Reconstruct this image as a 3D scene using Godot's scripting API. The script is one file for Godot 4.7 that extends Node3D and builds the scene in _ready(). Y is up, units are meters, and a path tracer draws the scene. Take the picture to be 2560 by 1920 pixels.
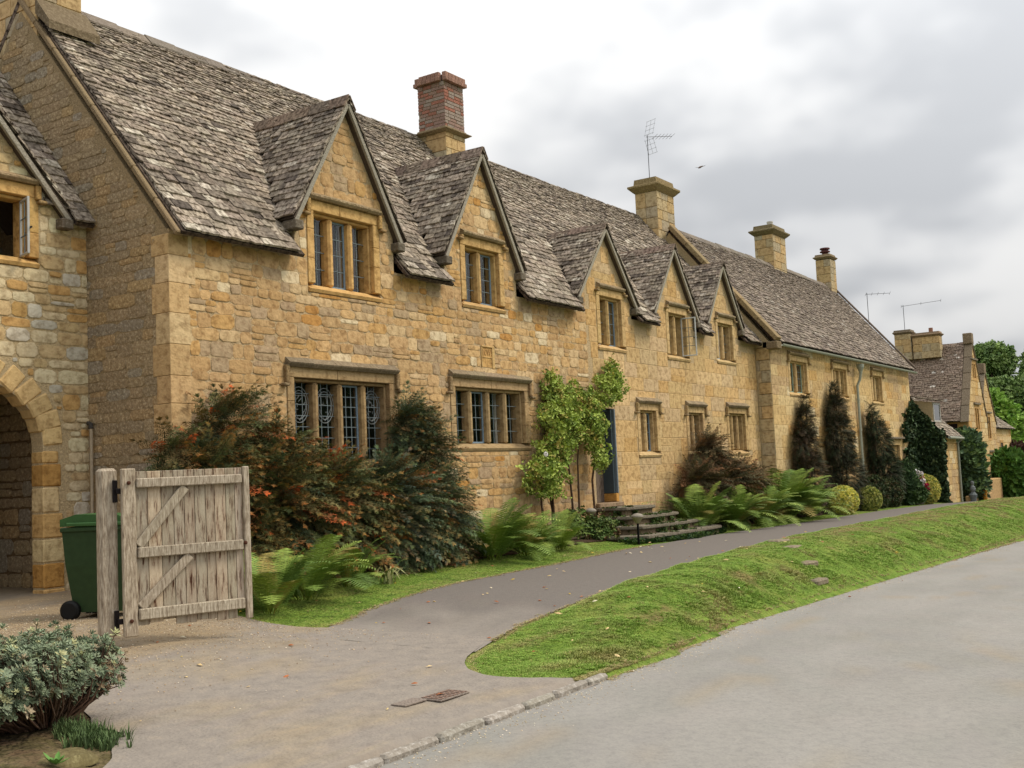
extends Node3D

# ---------------------------------------------------------------- mesh builder
class Geo:
	var v := PackedVector3Array()
	var n := PackedVector3Array()
	var c := PackedColorArray()
	var ix := PackedInt32Array()

	# corners run counter-clockwise as seen from outside
	func quad(a: Vector3, b: Vector3, d: Vector3, e: Vector3, col: Color) -> void:
		var nn := (b - a).cross(d - a)
		if nn.length_squared() < 1e-16:
			nn = (d - a).cross(e - a)
		nn = nn.normalized()
		var k := v.size()
		v.push_back(a); v.push_back(b); v.push_back(d); v.push_back(e)
		for i in 4:
			n.push_back(nn); c.push_back(col)
		ix.push_back(k); ix.push_back(k + 2); ix.push_back(k + 1)
		ix.push_back(k); ix.push_back(k + 3); ix.push_back(k + 2)

	func tri(a: Vector3, b: Vector3, d: Vector3, col: Color) -> void:
		var nn := (b - a).cross(d - a).normalized()
		var k := v.size()
		v.push_back(a); v.push_back(b); v.push_back(d)
		for i in 3:
			n.push_back(nn); c.push_back(col)
		ix.push_back(k); ix.push_back(k + 2); ix.push_back(k + 1)

	func add(g: Geo, t: Transform3D) -> void:
		var k := v.size()
		var nb := t.basis.inverse().transposed()
		for i in g.v.size():
			v.push_back(t * g.v[i])
			n.push_back((nb * g.n[i]).normalized())
		c.append_array(g.c)
		for i in g.ix:
			ix.push_back(k + i)

	# a box round the origin of t, with chamfered edges where bev > 0
	func box(t: Transform3D, s: Vector3, col: Color, bev := 0.0) -> void:
		var h := s * 0.5
		if bev <= 0.0:
			var p := []
			for i in 8:
				p.push_back(t * Vector3(h.x * (1 if i & 1 else -1), h.y * (1 if i & 2 else -1), h.z * (1 if i & 4 else -1)))
			quad(p[4], p[5], p[7], p[6], col); quad(p[1], p[0], p[2], p[3], col)
			quad(p[5], p[1], p[3], p[7], col); quad(p[0], p[4], p[6], p[2], col)
			quad(p[6], p[7], p[3], p[2], col); quad(p[0], p[1], p[5], p[4], col)
			return
		var b: float = minf(bev, minf(h.x, minf(h.y, h.z)) * 0.9)
		for ax in 3:
			var a1 := (ax + 1) % 3
			var a2 := (ax + 2) % 3
			for sg in [-1.0, 1.0]:
				var q := []
				for k in [[-1, -1], [1, -1], [1, 1], [-1, 1]]:
					var w := Vector3.ZERO
					w[ax] = h[ax] * sg
					w[a1] = (h[a1] - b) * k[0]
					w[a2] = (h[a2] - b) * k[1]
					q.push_back(t * w)
				if sg > 0: quad(q[0], q[1], q[2], q[3], col)
				else: quad(q[3], q[2], q[1], q[0], col)
			for s1 in [-1.0, 1.0]:
				for s2 in [-1.0, 1.0]:
					var r := []
					for k in [[-1, 0], [1, 0], [1, 1], [-1, 1]]:
						var w := Vector3.ZERO
						w[ax] = (h[ax] - b) * k[0]
						w[a1] = (h[a1] - (0.0 if k[1] == 0 else b)) * s1
						w[a2] = (h[a2] - (b if k[1] == 0 else 0.0)) * s2
						r.push_back(t * w)
					if s1 * s2 > 0: quad(r[0], r[1], r[2], r[3], col)
					else: quad(r[3], r[2], r[1], r[0], col)
		for i in 8:
			var sx := 1.0 if i & 1 else -1.0
			var sy := 1.0 if i & 2 else -1.0
			var sz := 1.0 if i & 4 else -1.0
			var p0 := t * Vector3(h.x * sx, (h.y - b) * sy, (h.z - b) * sz)
			var p1 := t * Vector3((h.x - b) * sx, h.y * sy, (h.z - b) * sz)
			var p2 := t * Vector3((h.x - b) * sx, (h.y - b) * sy, h.z * sz)
			if sx * sy * sz > 0: tri(p0, p1, p2, col)
			else: tri(p0, p2, p1, col)

	func bx(x0, x1, y0, y1, z0, z1, col: Color, bev := 0.0) -> void:
		box(Transform3D(Basis(), Vector3(x0 + x1, y0 + y1, z0 + z1) * 0.5), Vector3(absf(x1 - x0), absf(y1 - y0), absf(z1 - z0)), col, bev)

	# a bar from a to b; up tells where its height points
	func bar(a: Vector3, b: Vector3, w: float, h: float, up: Vector3, col: Color, bev := 0.0) -> void:
		var z := (b - a).normalized()
		var x := up.cross(z).normalized()
		box(Transform3D(Basis(x, z.cross(x), z), (a + b) * 0.5), Vector3(w, h, a.distance_to(b)), col, bev)

	func tube(pts: Array, radii: Array, sides: int, col: Color, cap := true) -> void:
		var k := v.size()
		var x := Vector3.ZERO
		for i in pts.size():
			var d: Vector3 = (pts[mini(i + 1, pts.size() - 1)] - pts[maxi(i - 1, 0)]).normalized()
			if x == Vector3.ZERO:
				x = d.cross(Vector3.UP if absf(d.y) < 0.9 else Vector3.RIGHT).normalized()
			x = (x - d * x.dot(d)).normalized()
			var y := d.cross(x)
			for j in sides:
				var a := TAU * j / sides
				var o := x * cos(a) + y * sin(a)
				v.push_back(pts[i] + o * radii[mini(i, radii.size() - 1)]); n.push_back(o); c.push_back(col)
		for i in pts.size() - 1:
			for j in sides:
				var a := k + i * sides + j
				var b := k + i * sides + (j + 1) % sides
				var d := a + sides
				var e := b + sides
				ix.append_array([a, d, b, b, d, e])
		if cap:
			for e in [0, pts.size() - 1]:
				var d: Vector3 = (pts[1] - pts[0]) if e == 0 else (pts[-1] - pts[-2])
				d = d.normalized() * (-1.0 if e == 0 else 1.0)
				var m := v.size()
				for j in sides:
					v.push_back(v[k + e * sides + j]); n.push_back(d); c.push_back(col)
				for j in range(1, sides - 1):
					if e == 0: ix.append_array([m, m + j, m + j + 1])
					else: ix.append_array([m, m + j + 1, m + j])

	func lathe(t: Transform3D, prof: Array, sides: int, col: Color) -> void:   # prof: [radius, height], from the bottom up
		for i in prof.size() - 1:
			var d := Vector2(prof[i + 1][0] - prof[i][0], prof[i + 1][1] - prof[i][1])
			var k := v.size()
			for j in sides + 1:
				var a := TAU * j / sides
				var o := Vector3(cos(a), 0, sin(a))
				for e in 2:
					v.push_back(t * (o * prof[i + e][0] + Vector3(0, prof[i + e][1], 0)))
					n.push_back((t.basis * (o * d.y + Vector3(0, -d.x, 0))).normalized()); c.push_back(col)
			for j in sides:
				var a := k + j * 2
				ix.append_array([a, a + 2, a + 1, a + 1, a + 2, a + 3])

	# poly lies in the x-y plane of t, extruded from z0 to z1
	func prism(t: Transform3D, poly: PackedVector2Array, z0: float, z1: float, col: Color) -> void:
		var p := poly
		if Geometry2D.is_polygon_clockwise(p):
			p = p.duplicate(); p.reverse()
		var tr := Geometry2D.triangulate_polygon(p)
		for i in range(0, tr.size(), 3):
			var a := p[tr[i]]; var b := p[tr[i + 1]]; var d := p[tr[i + 2]]
			if (b - a).cross(d - a) < 0:
				var w := b; b = d; d = w
			tri(t * Vector3(a.x, a.y, z1), t * Vector3(b.x, b.y, z1), t * Vector3(d.x, d.y, z1), col)
			tri(t * Vector3(a.x, a.y, z0), t * Vector3(d.x, d.y, z0), t * Vector3(b.x, b.y, z0), col)
		for i in p.size():
			var a := p[i]; var b := p[(i + 1) % p.size()]
			quad(t * Vector3(a.x, a.y, z0), t * Vector3(b.x, b.y, z0), t * Vector3(b.x, b.y, z1), t * Vector3(a.x, a.y, z1), col)

	func mesh(m: Material) -> ArrayMesh:
		var a := []
		a.resize(Mesh.ARRAY_MAX)
		a[Mesh.ARRAY_VERTEX] = v; a[Mesh.ARRAY_NORMAL] = n; a[Mesh.ARRAY_COLOR] = c; a[Mesh.ARRAY_INDEX] = ix
		var am := ArrayMesh.new()
		am.add_surface_from_arrays(Mesh.PRIMITIVE_TRIANGLES, a)
		am.surface_set_material(0, m)
		return am

var rng := RandomNumberGenerator.new()
var M := {}
var PAL := {}
var taken := {}
var cand := {}
var cam: Camera3D
var wob := FastNoiseLite.new()
const I := Transform3D.IDENTITY

func rnd(a: float, b: float) -> float: return rng.randf_range(a, b)
func sr(r: float, g: float, b: float) -> Color: return Color(r / 255.0, g / 255.0, b / 255.0).srgb_to_linear()
func vary(c: Color, d: float) -> Color:
	var k := 1.0 + rnd(-d, d)
	return Color(c.r * k * (1 + rnd(-d, d) * 0.25), c.g * k, c.b * k * (1 + rnd(-d, d) * 0.25))
func at(x, y, z) -> Transform3D: return Transform3D(Basis(), Vector3(x, y, z))

func thing(called: String, label: String, category: String, pos := Vector3.ZERO, group := "") -> Node3D:
	var o := Node3D.new()
	o.name = numbered(called)
	add_child(o)
	o.position = pos
	o.set_meta("label", label); o.set_meta("category", category)
	if group: o.set_meta("group", group)
	return o
func numbered(called: String) -> String:
	taken[called] = taken.get(called, -1) + 1
	return called if taken[called] == 0 else "%s_%03d" % [called, taken[called]]
# world-space mesh as a part of a thing (or, under a part, as a sub-part)
func part(g: Geo, called: String, m: Material, parent: Node3D) -> MeshInstance3D:
	var o := MeshInstance3D.new()
	o.name = called
	o.mesh = g.mesh(m)
	parent.add_child(o, true)
	if parent.get_parent() == self: o.position = -parent.position
	return o
func struct(g: Geo, called: String, m: Material, kind := "structure") -> MeshInstance3D:
	var o := MeshInstance3D.new()
	o.name = numbered(called)
	o.mesh = g.mesh(m)
	add_child(o)
	o.set_meta("kind", kind)
	return o
func node_part(called: String, parent: Node3D) -> Node3D:
	var o := Node3D.new()
	o.name = called
	parent.add_child(o, true)
	if parent.get_parent() == self: o.position = -parent.position
	return o
func many(mesh: Mesh, xs: Array, cols: Array, called: String, parent: Node3D) -> MultiMeshInstance3D:   # uncountable leaves, blades and sprays
	var mm := MultiMesh.new()
	mm.transform_format = MultiMesh.TRANSFORM_3D
	mm.use_colors = cols.size() > 0
	mm.mesh = mesh
	mm.instance_count = xs.size()
	for i in xs.size():
		mm.set_instance_transform(i, xs[i])
		if cols.size() > 0: mm.set_instance_color(i, cols[i])
	var o := MultiMeshInstance3D.new()
	o.name = called if parent != self else numbered(called)
	o.multimesh = mm
	o.set_meta("kind", "stuff")
	parent.add_child(o, true)
	if parent != self and parent.get_parent() == self: o.position = -parent.position
	return o

# ---------------------------------------------------------------- materials
func noise_tex(size: int, freq: float, stops: Array, normal := 0.0, type := FastNoiseLite.TYPE_SIMPLEX_SMOOTH, oct := 5, sd := 1, gain := 0.55) -> NoiseTexture2D:
	var f := FastNoiseLite.new()
	f.noise_type = type
	f.frequency = freq
	f.fractal_octaves = oct
	f.fractal_gain = gain
	f.seed = sd
	var t := NoiseTexture2D.new()
	t.width = size; t.height = size
	t.seamless = true
	t.noise = f
	if normal > 0:
		t.as_normal_map = true
		t.bump_strength = normal
	elif stops.size():
		var gr := Gradient.new()
		var off := PackedFloat32Array()
		var col := PackedColorArray()
		for s in stops:
			off.push_back(s[0]); col.push_back(s[1])
		gr.offsets = off; gr.colors = col
		t.color_ramp = gr
	return t
func gy(x: float) -> Color: return Color(x, x, x)
func mat(called: String, tex: Texture2D, scale: float, rough := 0.95, nrm: Texture2D = null, nscale := 1.0, vc := true) -> StandardMaterial3D:
	var m := StandardMaterial3D.new()
	m.resource_name = called
	m.vertex_color_use_as_albedo = vc
	m.roughness = rough
	m.metallic_specular = 0.3
	m.uv1_triplanar = true
	m.uv1_world_triplanar = true
	m.uv1_scale = Vector3(scale, scale, scale)
	if tex: m.albedo_texture = tex
	if nrm:
		m.normal_enabled = true
		m.normal_texture = nrm
		m.normal_scale = nscale
	M[called] = m
	return m
func leafmat(called: String, back: Color, rough := 0.6) -> StandardMaterial3D:
	var m := StandardMaterial3D.new()
	m.resource_name = called
	m.vertex_color_use_as_albedo = true
	m.roughness = rough
	m.metallic_specular = 0.3
	m.cull_mode = BaseMaterial3D.CULL_DISABLED
	m.backlight_enabled = true
	m.backlight = back
	M[called] = m
	return m
func plainmat(called: String, col: Color, rough: float, metal := 0.0) -> StandardMaterial3D:
	var m := StandardMaterial3D.new()
	m.resource_name = called
	m.albedo_color = col.linear_to_srgb()
	m.roughness = rough
	m.metallic = metal
	M[called] = m
	return m

func materials() -> void:
	var bump := noise_tex(512, 0.02, [], 6.0, FastNoiseLite.TYPE_SIMPLEX_SMOOTH, 6, 3)
	var bump2 := noise_tex(512, 0.05, [], 8.0, FastNoiseLite.TYPE_SIMPLEX_SMOOTH, 5, 5)
	var mottle := noise_tex(1024, 0.006, [[0.0, Color(.70, .67, .64)], [0.3, Color(.86, .84, .82)], [0.5, Color(.95, .945, .94)], [1.0, Color(1, 1, 1)]], 0, FastNoiseLite.TYPE_SIMPLEX_SMOOTH, 7, 2, 0.62)
	mat("stone", mottle, 0.9, 0.95, bump, 0.7)
	# pale lichen discs and dark growth on weathered stone
	var lichen := noise_tex(1024, 0.02, [[0.0, Color(.62, .60, .58)], [0.3, Color(.74, .725, .71)], [0.5, Color(.80, .79, .775)], [0.63, Color(.84, .835, .83)], [0.67, Color(.98, .99, 1.0)], [1.0, Color(1.0, 1.0, 1.0)]], 0, FastNoiseLite.TYPE_SIMPLEX_SMOOTH, 6, 8, 0.8)
	mat("lichen_stone", lichen, 0.7, 0.97, bump, 1.0)
	var moss := noise_tex(1024, 0.02, [[0.0, Color(.24, .21, .19)], [0.32, Color(.40, .36, .33)], [0.39, Color(.76, .745, .73)], [0.6, Color(.86, .85, .84)], [0.69, Color(1, .995, .99)], [1.0, Color(1, 1, 1)]], 0, FastNoiseLite.TYPE_SIMPLEX_SMOOTH, 5, 12, 0.6)
	mat("tile", moss, 0.55, 0.95, bump, 1.0)
	mat("mortar", noise_tex(512, 0.03, [[0.0, gy(.75)], [1.0, gy(1.0)]]), 1.5, 0.97, bump2, 0.7)
	var woodt := noise_tex(512, 0.02, [[0.0, Color(.5, .45, .42)], [0.4, Color(.8, .78, .76)], [0.7, Color(1, 1, 1)], [1.0, Color(1, 1, 1)]], 0, FastNoiseLite.TYPE_SIMPLEX_SMOOTH, 6, 21, 0.65)
	var w := mat("wood", woodt, 1.0, 0.9, bump2, 0.3)
	w.uv1_scale = Vector3(4.5, 0.5, 4.5)
	var road := noise_tex(1024, 0.03, [[0.0, Color(.88, .88, .88)], [0.4, Color(.95, .95, .95)], [0.6, Color(.975, .975, .97)], [1.0, Color(1, .997, .99)]], 0, FastNoiseLite.TYPE_SIMPLEX_SMOOTH, 6, 31, 0.75)
	mat("road", road, 0.31, 0.93, noise_tex(512, 0.2, [], 3.0, FastNoiseLite.TYPE_SIMPLEX_SMOOTH, 3, 33), 0.2)
	var grit := noise_tex(1024, 0.012, [[0.0, Color(.84, .835, .83)], [0.4, Color(.93, .925, .92)], [0.6, Color(.96, .955, .945)], [0.8, Color(1, .985, .96)], [1.0, Color(1, .98, .94)]], 0, FastNoiseLite.TYPE_SIMPLEX_SMOOTH, 8, 35, 0.72)
	mat("grit", grit, 0.35, 0.95, noise_tex(512, 0.15, [], 4.0, FastNoiseLite.TYPE_SIMPLEX_SMOOTH, 4, 36), 0.35)
	var turf := noise_tex(1024, 0.012, [[0.0, Color(.5, .5, .45)], [0.35, Color(.8, .85, .7)], [0.55, Color(1, 1, .95)], [0.75, Color(1, .96, .9)], [1.0, Color(1, .9, .85)]], 0, FastNoiseLite.TYPE_SIMPLEX_SMOOTH, 7, 41, 0.65)
	mat("turf", turf, 0.25, 0.98, noise_tex(512, 0.15, [], 8.0, FastNoiseLite.TYPE_SIMPLEX_SMOOTH, 4, 42), 1.0)
	mat("paint", null, 1.0, 0.45)
	mat("rough_paint", noise_tex(256, 0.03, [[0.0, gy(.85)], [1.0, gy(1.0)]]), 1.5, 0.7, bump2, 0.15)
	mat("metal", null, 1.0, 0.45)
	M.metal.metallic = 0.6
	mat("cloth", noise_tex(256, 0.05, [[0.0, gy(.85)], [1.0, gy(1.0)]]), 4.0, 0.95)
	var glass := StandardMaterial3D.new()
	glass.transparency = BaseMaterial3D.TRANSPARENCY_ALPHA
	glass.albedo_color = Color(0.12, 0.15, 0.14, 0.1)
	glass.roughness = 0.04
	glass.metallic_specular = 0.5
	M.glass = glass
	var ww := w.duplicate() as StandardMaterial3D
	ww.albedo_texture = noise_tex(512, 0.012, [[0.0, Color(.36, .24, .2)], [0.24, Color(.46, .34, .29)], [0.3, Color(.84, .80, .78)], [0.6, Color(.95, .94, .93)], [1.0, Color(1, 1, 1)]], 0, FastNoiseLite.TYPE_SIMPLEX_SMOOTH, 5, 27, 0.55)
	M.wood_worn = ww
	mat("rust", noise_tex(256, 0.05, [[0.0, gy(.6)], [1.0, gy(1.0)]]), 3.0, 0.9, bump2, 0.5)
	mat("plastic", noise_tex(256, 0.02, [[0.0, gy(.85)], [1.0, gy(1.0)]]), 2.0, 0.5, bump2, 0.08)
	leafmat("felt", Color(.05, .06, .04), 0.95)
	leafmat("leaf", Color(.10, .12, .03))
	leafmat("needle", Color(.02, .02, .01), 0.75)
	leafmat("fern", Color(.12, .16, .03), 0.6)
	leafmat("blade", Color(.10, .13, .03), 0.7)
	mat("bark", noise_tex(256, 0.05, [[0.0, gy(.6)], [1.0, gy(1.0)]]), 3.0, 0.95, bump2, 0.6)

# ---------------------------------------------------------------- stone and tile pieces
func rubble_piece(col: Color) -> Geo:   # unit stone: x, y in -0.5..0.5, depth 0..1; eight-sided, pillowed face
	var g := Geo.new()
	var ring := []
	var cx := rnd(.10, .2); var cy := rnd(.14, .28)
	for p in [[-.5 + cx, -.5], [.5 - cx, -.5], [.5, -.5 + cy], [.5, .5 - cy], [.5 - cx, .5], [-.5 + cx, .5], [-.5, .5 - cy], [-.5, -.5 + cy]]:
		ring.push_back(Vector2(p[0] + rnd(-.03, .03), p[1] + rnd(-.06, .06)))
	var rows := [[1.0, 0.0], [1.0, rnd(.35, .6)], [rnd(.8, .86), rnd(.85, 1.0)]]
	for r in rows:
		for p in ring:
			g.v.push_back(Vector3(p.x * r[0], p.y * r[0], r[1] + (rnd(-.12, .08) if r[1] > .3 else 0.0)))
			var o := Vector3(p.x, p.y, 0).normalized()
			g.n.push_back((o + Vector3(0, 0, [0.0, 0.55, 2.2][rows.find(r)])).normalized())
			g.c.push_back(col)
	g.v.push_back(Vector3(rnd(-.1, .1), rnd(-.1, .1), rnd(.9, 1.12))); g.n.push_back(Vector3(rnd(-.15, .15), rnd(-.15, .15), 1).normalized()); g.c.push_back(col)
	for r in 2:
		for j in 8:
			var a := r * 8 + j; var b := r * 8 + (j + 1) % 8
			g.ix.append_array([a, a + 8, b, b, a + 8, b + 8])
	for j in 8:
		g.ix.append_array([16 + j, 24, 16 + (j + 1) % 8])
	return g
func ashlar_piece(col: Color) -> Geo:   # squared block with a narrow worn arris
	var g := Geo.new()
	var a := []; var b := []
	for p in [[-.5, -.5], [.5, -.5], [.5, .5], [-.5, .5]]:
		var j := Vector2(p[0] + rnd(-.006, .006), p[1] + rnd(-.012, .012))
		a.push_back(Vector3(j.x, j.y, 0)); b.push_back(Vector3(j.x * .972, j.y * .94, 1.0 + rnd(-.15, .05)))
	g.quad(b[0], b[1], b[2], b[3], col)
	for i in 4:
		g.quad(a[i], a[(i + 1) % 4], b[(i + 1) % 4], b[i], col)
	return g
func tile_piece(col: Color) -> Geo:   # unit stone slate: x -0.5..0.5, y 0 (tail) ..1 (head), thickness 0..1
	var g := Geo.new()
	var e := [Vector2(-.5, rnd(-.02, .06)), Vector2(rnd(-.22, -.1), rnd(-.03, .02)), Vector2(rnd(.1, .22), rnd(-.03, .02)), Vector2(.5, rnd(-.02, .06))]
	var t := [rnd(.7, 1.1), rnd(.85, 1.15), rnd(.85, 1.15), rnd(.7, 1.1)]
	var top := []; var bot := []
	for i in 4:
		top.push_back(Vector3(e[i].x, e[i].y + .012, t[i])); bot.push_back(Vector3(e[i].x, e[i].y, 0.0))
	var h0 := Vector3(-.5, 1, .9); var h1 := Vector3(.5, 1, .9)
	g.quad(top[0], top[1], h1.lerp(h0, .7), h0, col); g.quad(top[1], top[2], h1.lerp(h0, .3), h1.lerp(h0, .7), col); g.quad(top[2], top[3], h1, h1.lerp(h0, .3), col)
	for i in 3:
		g.quad(bot[i], bot[i + 1], top[i + 1], top[i], col)
	g.quad(Vector3(-.5, 1, 0), bot[0], top[0], h0, col)
	g.quad(bot[3], Vector3(.5, 1, 0), h1, top[3], col)
	return g
func palette(called: String, count: int, kind: String, m: Material, cols: Array, dv := 0.1) -> void:
	var a := []
	var tot := 0.0
	for x in cols: tot += x[0]
	for i in count:
		var pick := rnd(0, tot)
		var col: Color = cols[0][1]
		for x in cols:
			pick -= x[0]
			if pick <= 0:
				col = x[1]; break
		col = vary(col, dv)
		var g: Geo = rubble_piece(col) if kind == "rubble" else ashlar_piece(col) if kind == "ashlar" else tile_piece(col)
		a.push_back({"g": g, "mesh": g.mesh(m), "m": m})
	PAL[called] = a
func seen(p: Vector3) -> float:   # how large a thing at p shows: 0 outside the picture
	var q := cam.global_transform.affine_inverse() * p
	if q.z > -0.5: return 0.0
	var f := 1.0 / tan(deg_to_rad(cam.fov) * .5)
	if absf(q.x / -q.z * f) > 1.36 or absf(q.y / -q.z * f) > 1.03: return 0.0
	return 1.0 / (q.length_squared())
func piece(house: Node3D, parent: Node3D, called: String, pal: String, t: Transform3D, size: float) -> void:
	if not cand.has(house): cand[house] = []
	var arr: Array = PAL[pal]
	cand[house].push_back({"p": parent, "n": called, "t": t, "k": arr[rng.randi() % arr.size()], "s": seen(t.origin) * size})
func flush(house: Node3D, limit := 300) -> void:   # the pieces that show largest become parts, the rest one mesh for each kind and material
	var by := {}
	for c in cand.get(house, []):
		if not by.has(c.n): by[c.n] = []
		by[c.n].push_back(c)
	for called in by:
		var a: Array = by[called]
		a.sort_custom(func(x, y): return x.s > y.s)
		var rest := {}
		for i in a.size():
			var c = a[i]
			if i < limit and c.s > 0.0:
				var o := MeshInstance3D.new()
				o.name = called
				o.mesh = c.k.mesh
				c.p.add_child(o, true)
				o.transform = c.t
			else:
				if not rest.has(c.k.m): rest[c.k.m] = Geo.new()
				rest[c.k.m].add(c.k.g, c.t)
		for m in rest:
			var o := part(rest[m], "further_" + called, m, house)
			o.set_meta("kind", "stuff")
	cand.erase(house)

# courses of stones over a polygon in the x-y plane of t; holes are rectangles
func masonry(house, parent, t: Transform3D, poly: PackedVector2Array, holes: Array, hh: Array, ww: Array, pal: String, gap: float, dep: Array, split := 0.25) -> void:
	var lo := poly[0]; var hi := poly[0]
	for p in poly:
		lo = lo.min(p); hi = hi.max(p)
	var y := lo.y
	while y < hi.y - 0.04:
		var h: float = minf(rnd(hh[0], hh[1]), hi.y - y)
		if hi.y - y - h < hh[0] * .6: h = hi.y - y
		var x := lo.x - rnd(0, ww[0])
		while x < hi.x:
			var w := rnd(ww[0], ww[1])
			if hi.x - x - w < ww[0] * .6: w = hi.x - x
			var lots := [[x, y, w, h]]
			if rng.randf() < split and h > .14:
				var k := rnd(.4, .6)
				lots = [[x, y, w, h * k], [x, y + h * k, w, h * (1 - k)]]
			for q in lots:
				var r := Rect2(maxf(q[0], lo.x) + gap * .5, q[1] + gap * .5, minf(q[0] + q[2], hi.x) - maxf(q[0], lo.x) - gap, q[3] - gap)
				for o in holes:
					if r.size.x > 0 and r.size.y > 0 and r.intersects(o):
						var best := Rect2(); var ba := 0.0
						for k in 4:
							var s := r
							if k == 0: s.size.x = o.position.x - r.position.x - gap
							elif k == 1:
								s.position.x = o.end.x + gap; s.size.x = r.end.x - s.position.x
							elif k == 2: s.size.y = o.position.y - r.position.y - gap
							else:
								s.position.y = o.end.y + gap; s.size.y = r.end.y - s.position.y
							if s.size.x > 0 and s.size.y > 0 and s.get_area() > ba:
								best = s; ba = s.get_area()
						r = best
				if r.size.x < .05 or r.size.y < .035: continue
				var tries := [r, Rect2(r.position, Vector2(r.size.x * .55, r.size.y)), Rect2(r.position + Vector2(r.size.x * .45, 0), Vector2(r.size.x * .55, r.size.y)), Rect2(r.position, Vector2(r.size.x * .3, r.size.y * .5)), Rect2(r.position + Vector2(r.size.x * .65, 0), Vector2(r.size.x * .35, r.size.y * .5)), Rect2(r.position + Vector2(r.size.x * .6, r.size.y * .5), Vector2(r.size.x * .4, r.size.y * .5))]
				for s in tries:
					var ok := true
					for c in [s.position, Vector2(s.end.x, s.position.y), s.end, Vector2(s.position.x, s.end.y)]:
						var e: Vector2 = c + (s.get_center() - c) * .06
						if not Geometry2D.is_point_in_polygon(e, poly): ok = false
					if ok and s.size.x > .05:
						var cc: Vector2 = s.get_center()
						var b := Basis(Vector3(s.size.x, 0, 0), Vector3(0, s.size.y, 0), Vector3(0, 0, rnd(dep[0], dep[1])))
						var tone := pal
						if PAL.has(pal + "_dull") and wob.get_noise_2d(cc.x * 7 + t.origin.z * 31, cc.y * 9) + rnd(-.12, .12) > .06: tone = pal + "_dull"
						piece(house, parent, "stone", tone, t * Transform3D(Basis(Vector3(0, 0, 1), rnd(-.012, .012)) * b, Vector3(cc.x, cc.y, 0)), s.get_area())
						break
			x += w
		y += h
# the wall behind the stones: poly minus openings, thickness th behind the plane of t
func backing(t: Transform3D, poly: PackedVector2Array, holes: Array, th: float, g: Geo, col: Color) -> void:
	var lo := poly[0]; var hi := poly[0]
	for p in poly:
		lo = lo.min(p); hi = hi.max(p)
	var xs := [lo.x, hi.x]; var ys := [lo.y, hi.y]
	for o in holes:
		for e in [o.position.x, o.end.x]:
			if e > lo.x and e < hi.x and not xs.has(e): xs.push_back(e)
		for e in [o.position.y, o.end.y]:
			if e > lo.y and e < hi.y and not ys.has(e): ys.push_back(e)
	xs.sort(); ys.sort()
	for i in xs.size() - 1:
		for j in ys.size() - 1:
			var mid := Vector2(xs[i] + xs[i + 1], ys[j] + ys[j + 1]) * .5
			var open := false
			for o in holes:
				if o.has_point(mid): open = true
			if open: continue
			var cell := PackedVector2Array([Vector2(xs[i], ys[j]), Vector2(xs[i + 1], ys[j]), Vector2(xs[i + 1], ys[j + 1]), Vector2(xs[i], ys[j + 1])])
			for p in Geometry2D.intersect_polygons(cell, poly):
				if p.size() > 2: g.prism(t, p, -th, 0.0, col)
# courses of stone slates on a slope: o is the lower left corner, u runs along the eave, s up the slope
func tiling(house, parent, o: Vector3, u: Vector3, s: Vector3, wid: float, length: float, e: Array, w: Array, pal: String, ok: Callable, th := .022) -> void:
	var nn := u.cross(s).normalized()
	var v := 0.0
	while v < length - .03:
		var k := v / length
		var ex: float = lerpf(e[0], e[1], k) * rnd(.9, 1.1)
		var x: float = -rnd(0, w[0])
		while x < wid:
			var ww: float = lerpf(w[0], w[1], k) * rnd(.55, 1.45)
			var a := maxf(x, 0.0); var b := minf(x + ww, wid)
			if b - a > .04:
				var c := (a + b) * .5
				var q := o + u * c + s * (v + ex * .5)
				if ok.call(q, (b - a) * .5):
					var lift := .03 + rnd(0, .012) + wob.get_noise_3dv(q * 1.2) * .035
					var ln := minf(ex * 2.1, length - v + .03)
					var by := (s * ln - nn * (.03 + rnd(-.004, .004))).rotated(nn, rnd(-.03, .03))
					var t := Transform3D(Basis(u.rotated(nn, rnd(-.03, .03)) * (b - a - .005), by, nn * th * rnd(.7, 1.5)), o + u * c + s * (v + rnd(-.012, .012)) + nn * lift)
					piece(house, parent, "roof_tile", pal, t, (b - a) * ex)
			x += ww
		v += ex
func anywhere(_q: Vector3, _hw: float) -> bool: return true

# ---------------------------------------------------------------- lie of the land
func lin(x: float, a: Array) -> float:   # a: [[x, y], ...]
	if x <= a[0][0]: return a[0][1]
	for i in range(1, a.size()):
		if x <= a[i][0]:
			return lerpf(a[i - 1][1], a[i][1], (x - a[i - 1][0]) / (a[i][0] - a[i - 1][0]))
	return a[-1][1]
const ROAD_N := [[-120.0, -3.6], [0.0, -4.3], [7.5, -4.5], [9.0, -4.55], [11.5, -4.85], [15.0, -4.88], [19.5, -4.86], [28.0, -4.75], [46.0, -5.2], [56.0, -6.6], [66.0, -9.5], [80.0, -15.5], [130.0, -40.0]]
const PATH_S := [[7.2, -5.3], [7.6, -5.65], [8.2, -5.88], [9.1, -6.1], [11.0, -6.37], [14.5, -6.87], [19.0, -7.3], [24.0, -7.6], [31.0, -8.0], [41.0, -8.2], [50.0, -8.5], [60.0, -10.0], [75.0, -16.0], [130.0, -42.0]]
const PATH_N := [[7.0, -7.6], [8.1, -7.9], [10.0, -8.62], [12.0, -9.0], [14.5, -9.05], [18.0, -9.4], [22.0, -9.62], [28.0, -9.65], [34.0, -9.7], [41.0, -9.75], [50.0, -9.7], [60.0, -11.5], [75.0, -17.5], [130.0, -44.0]]
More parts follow.
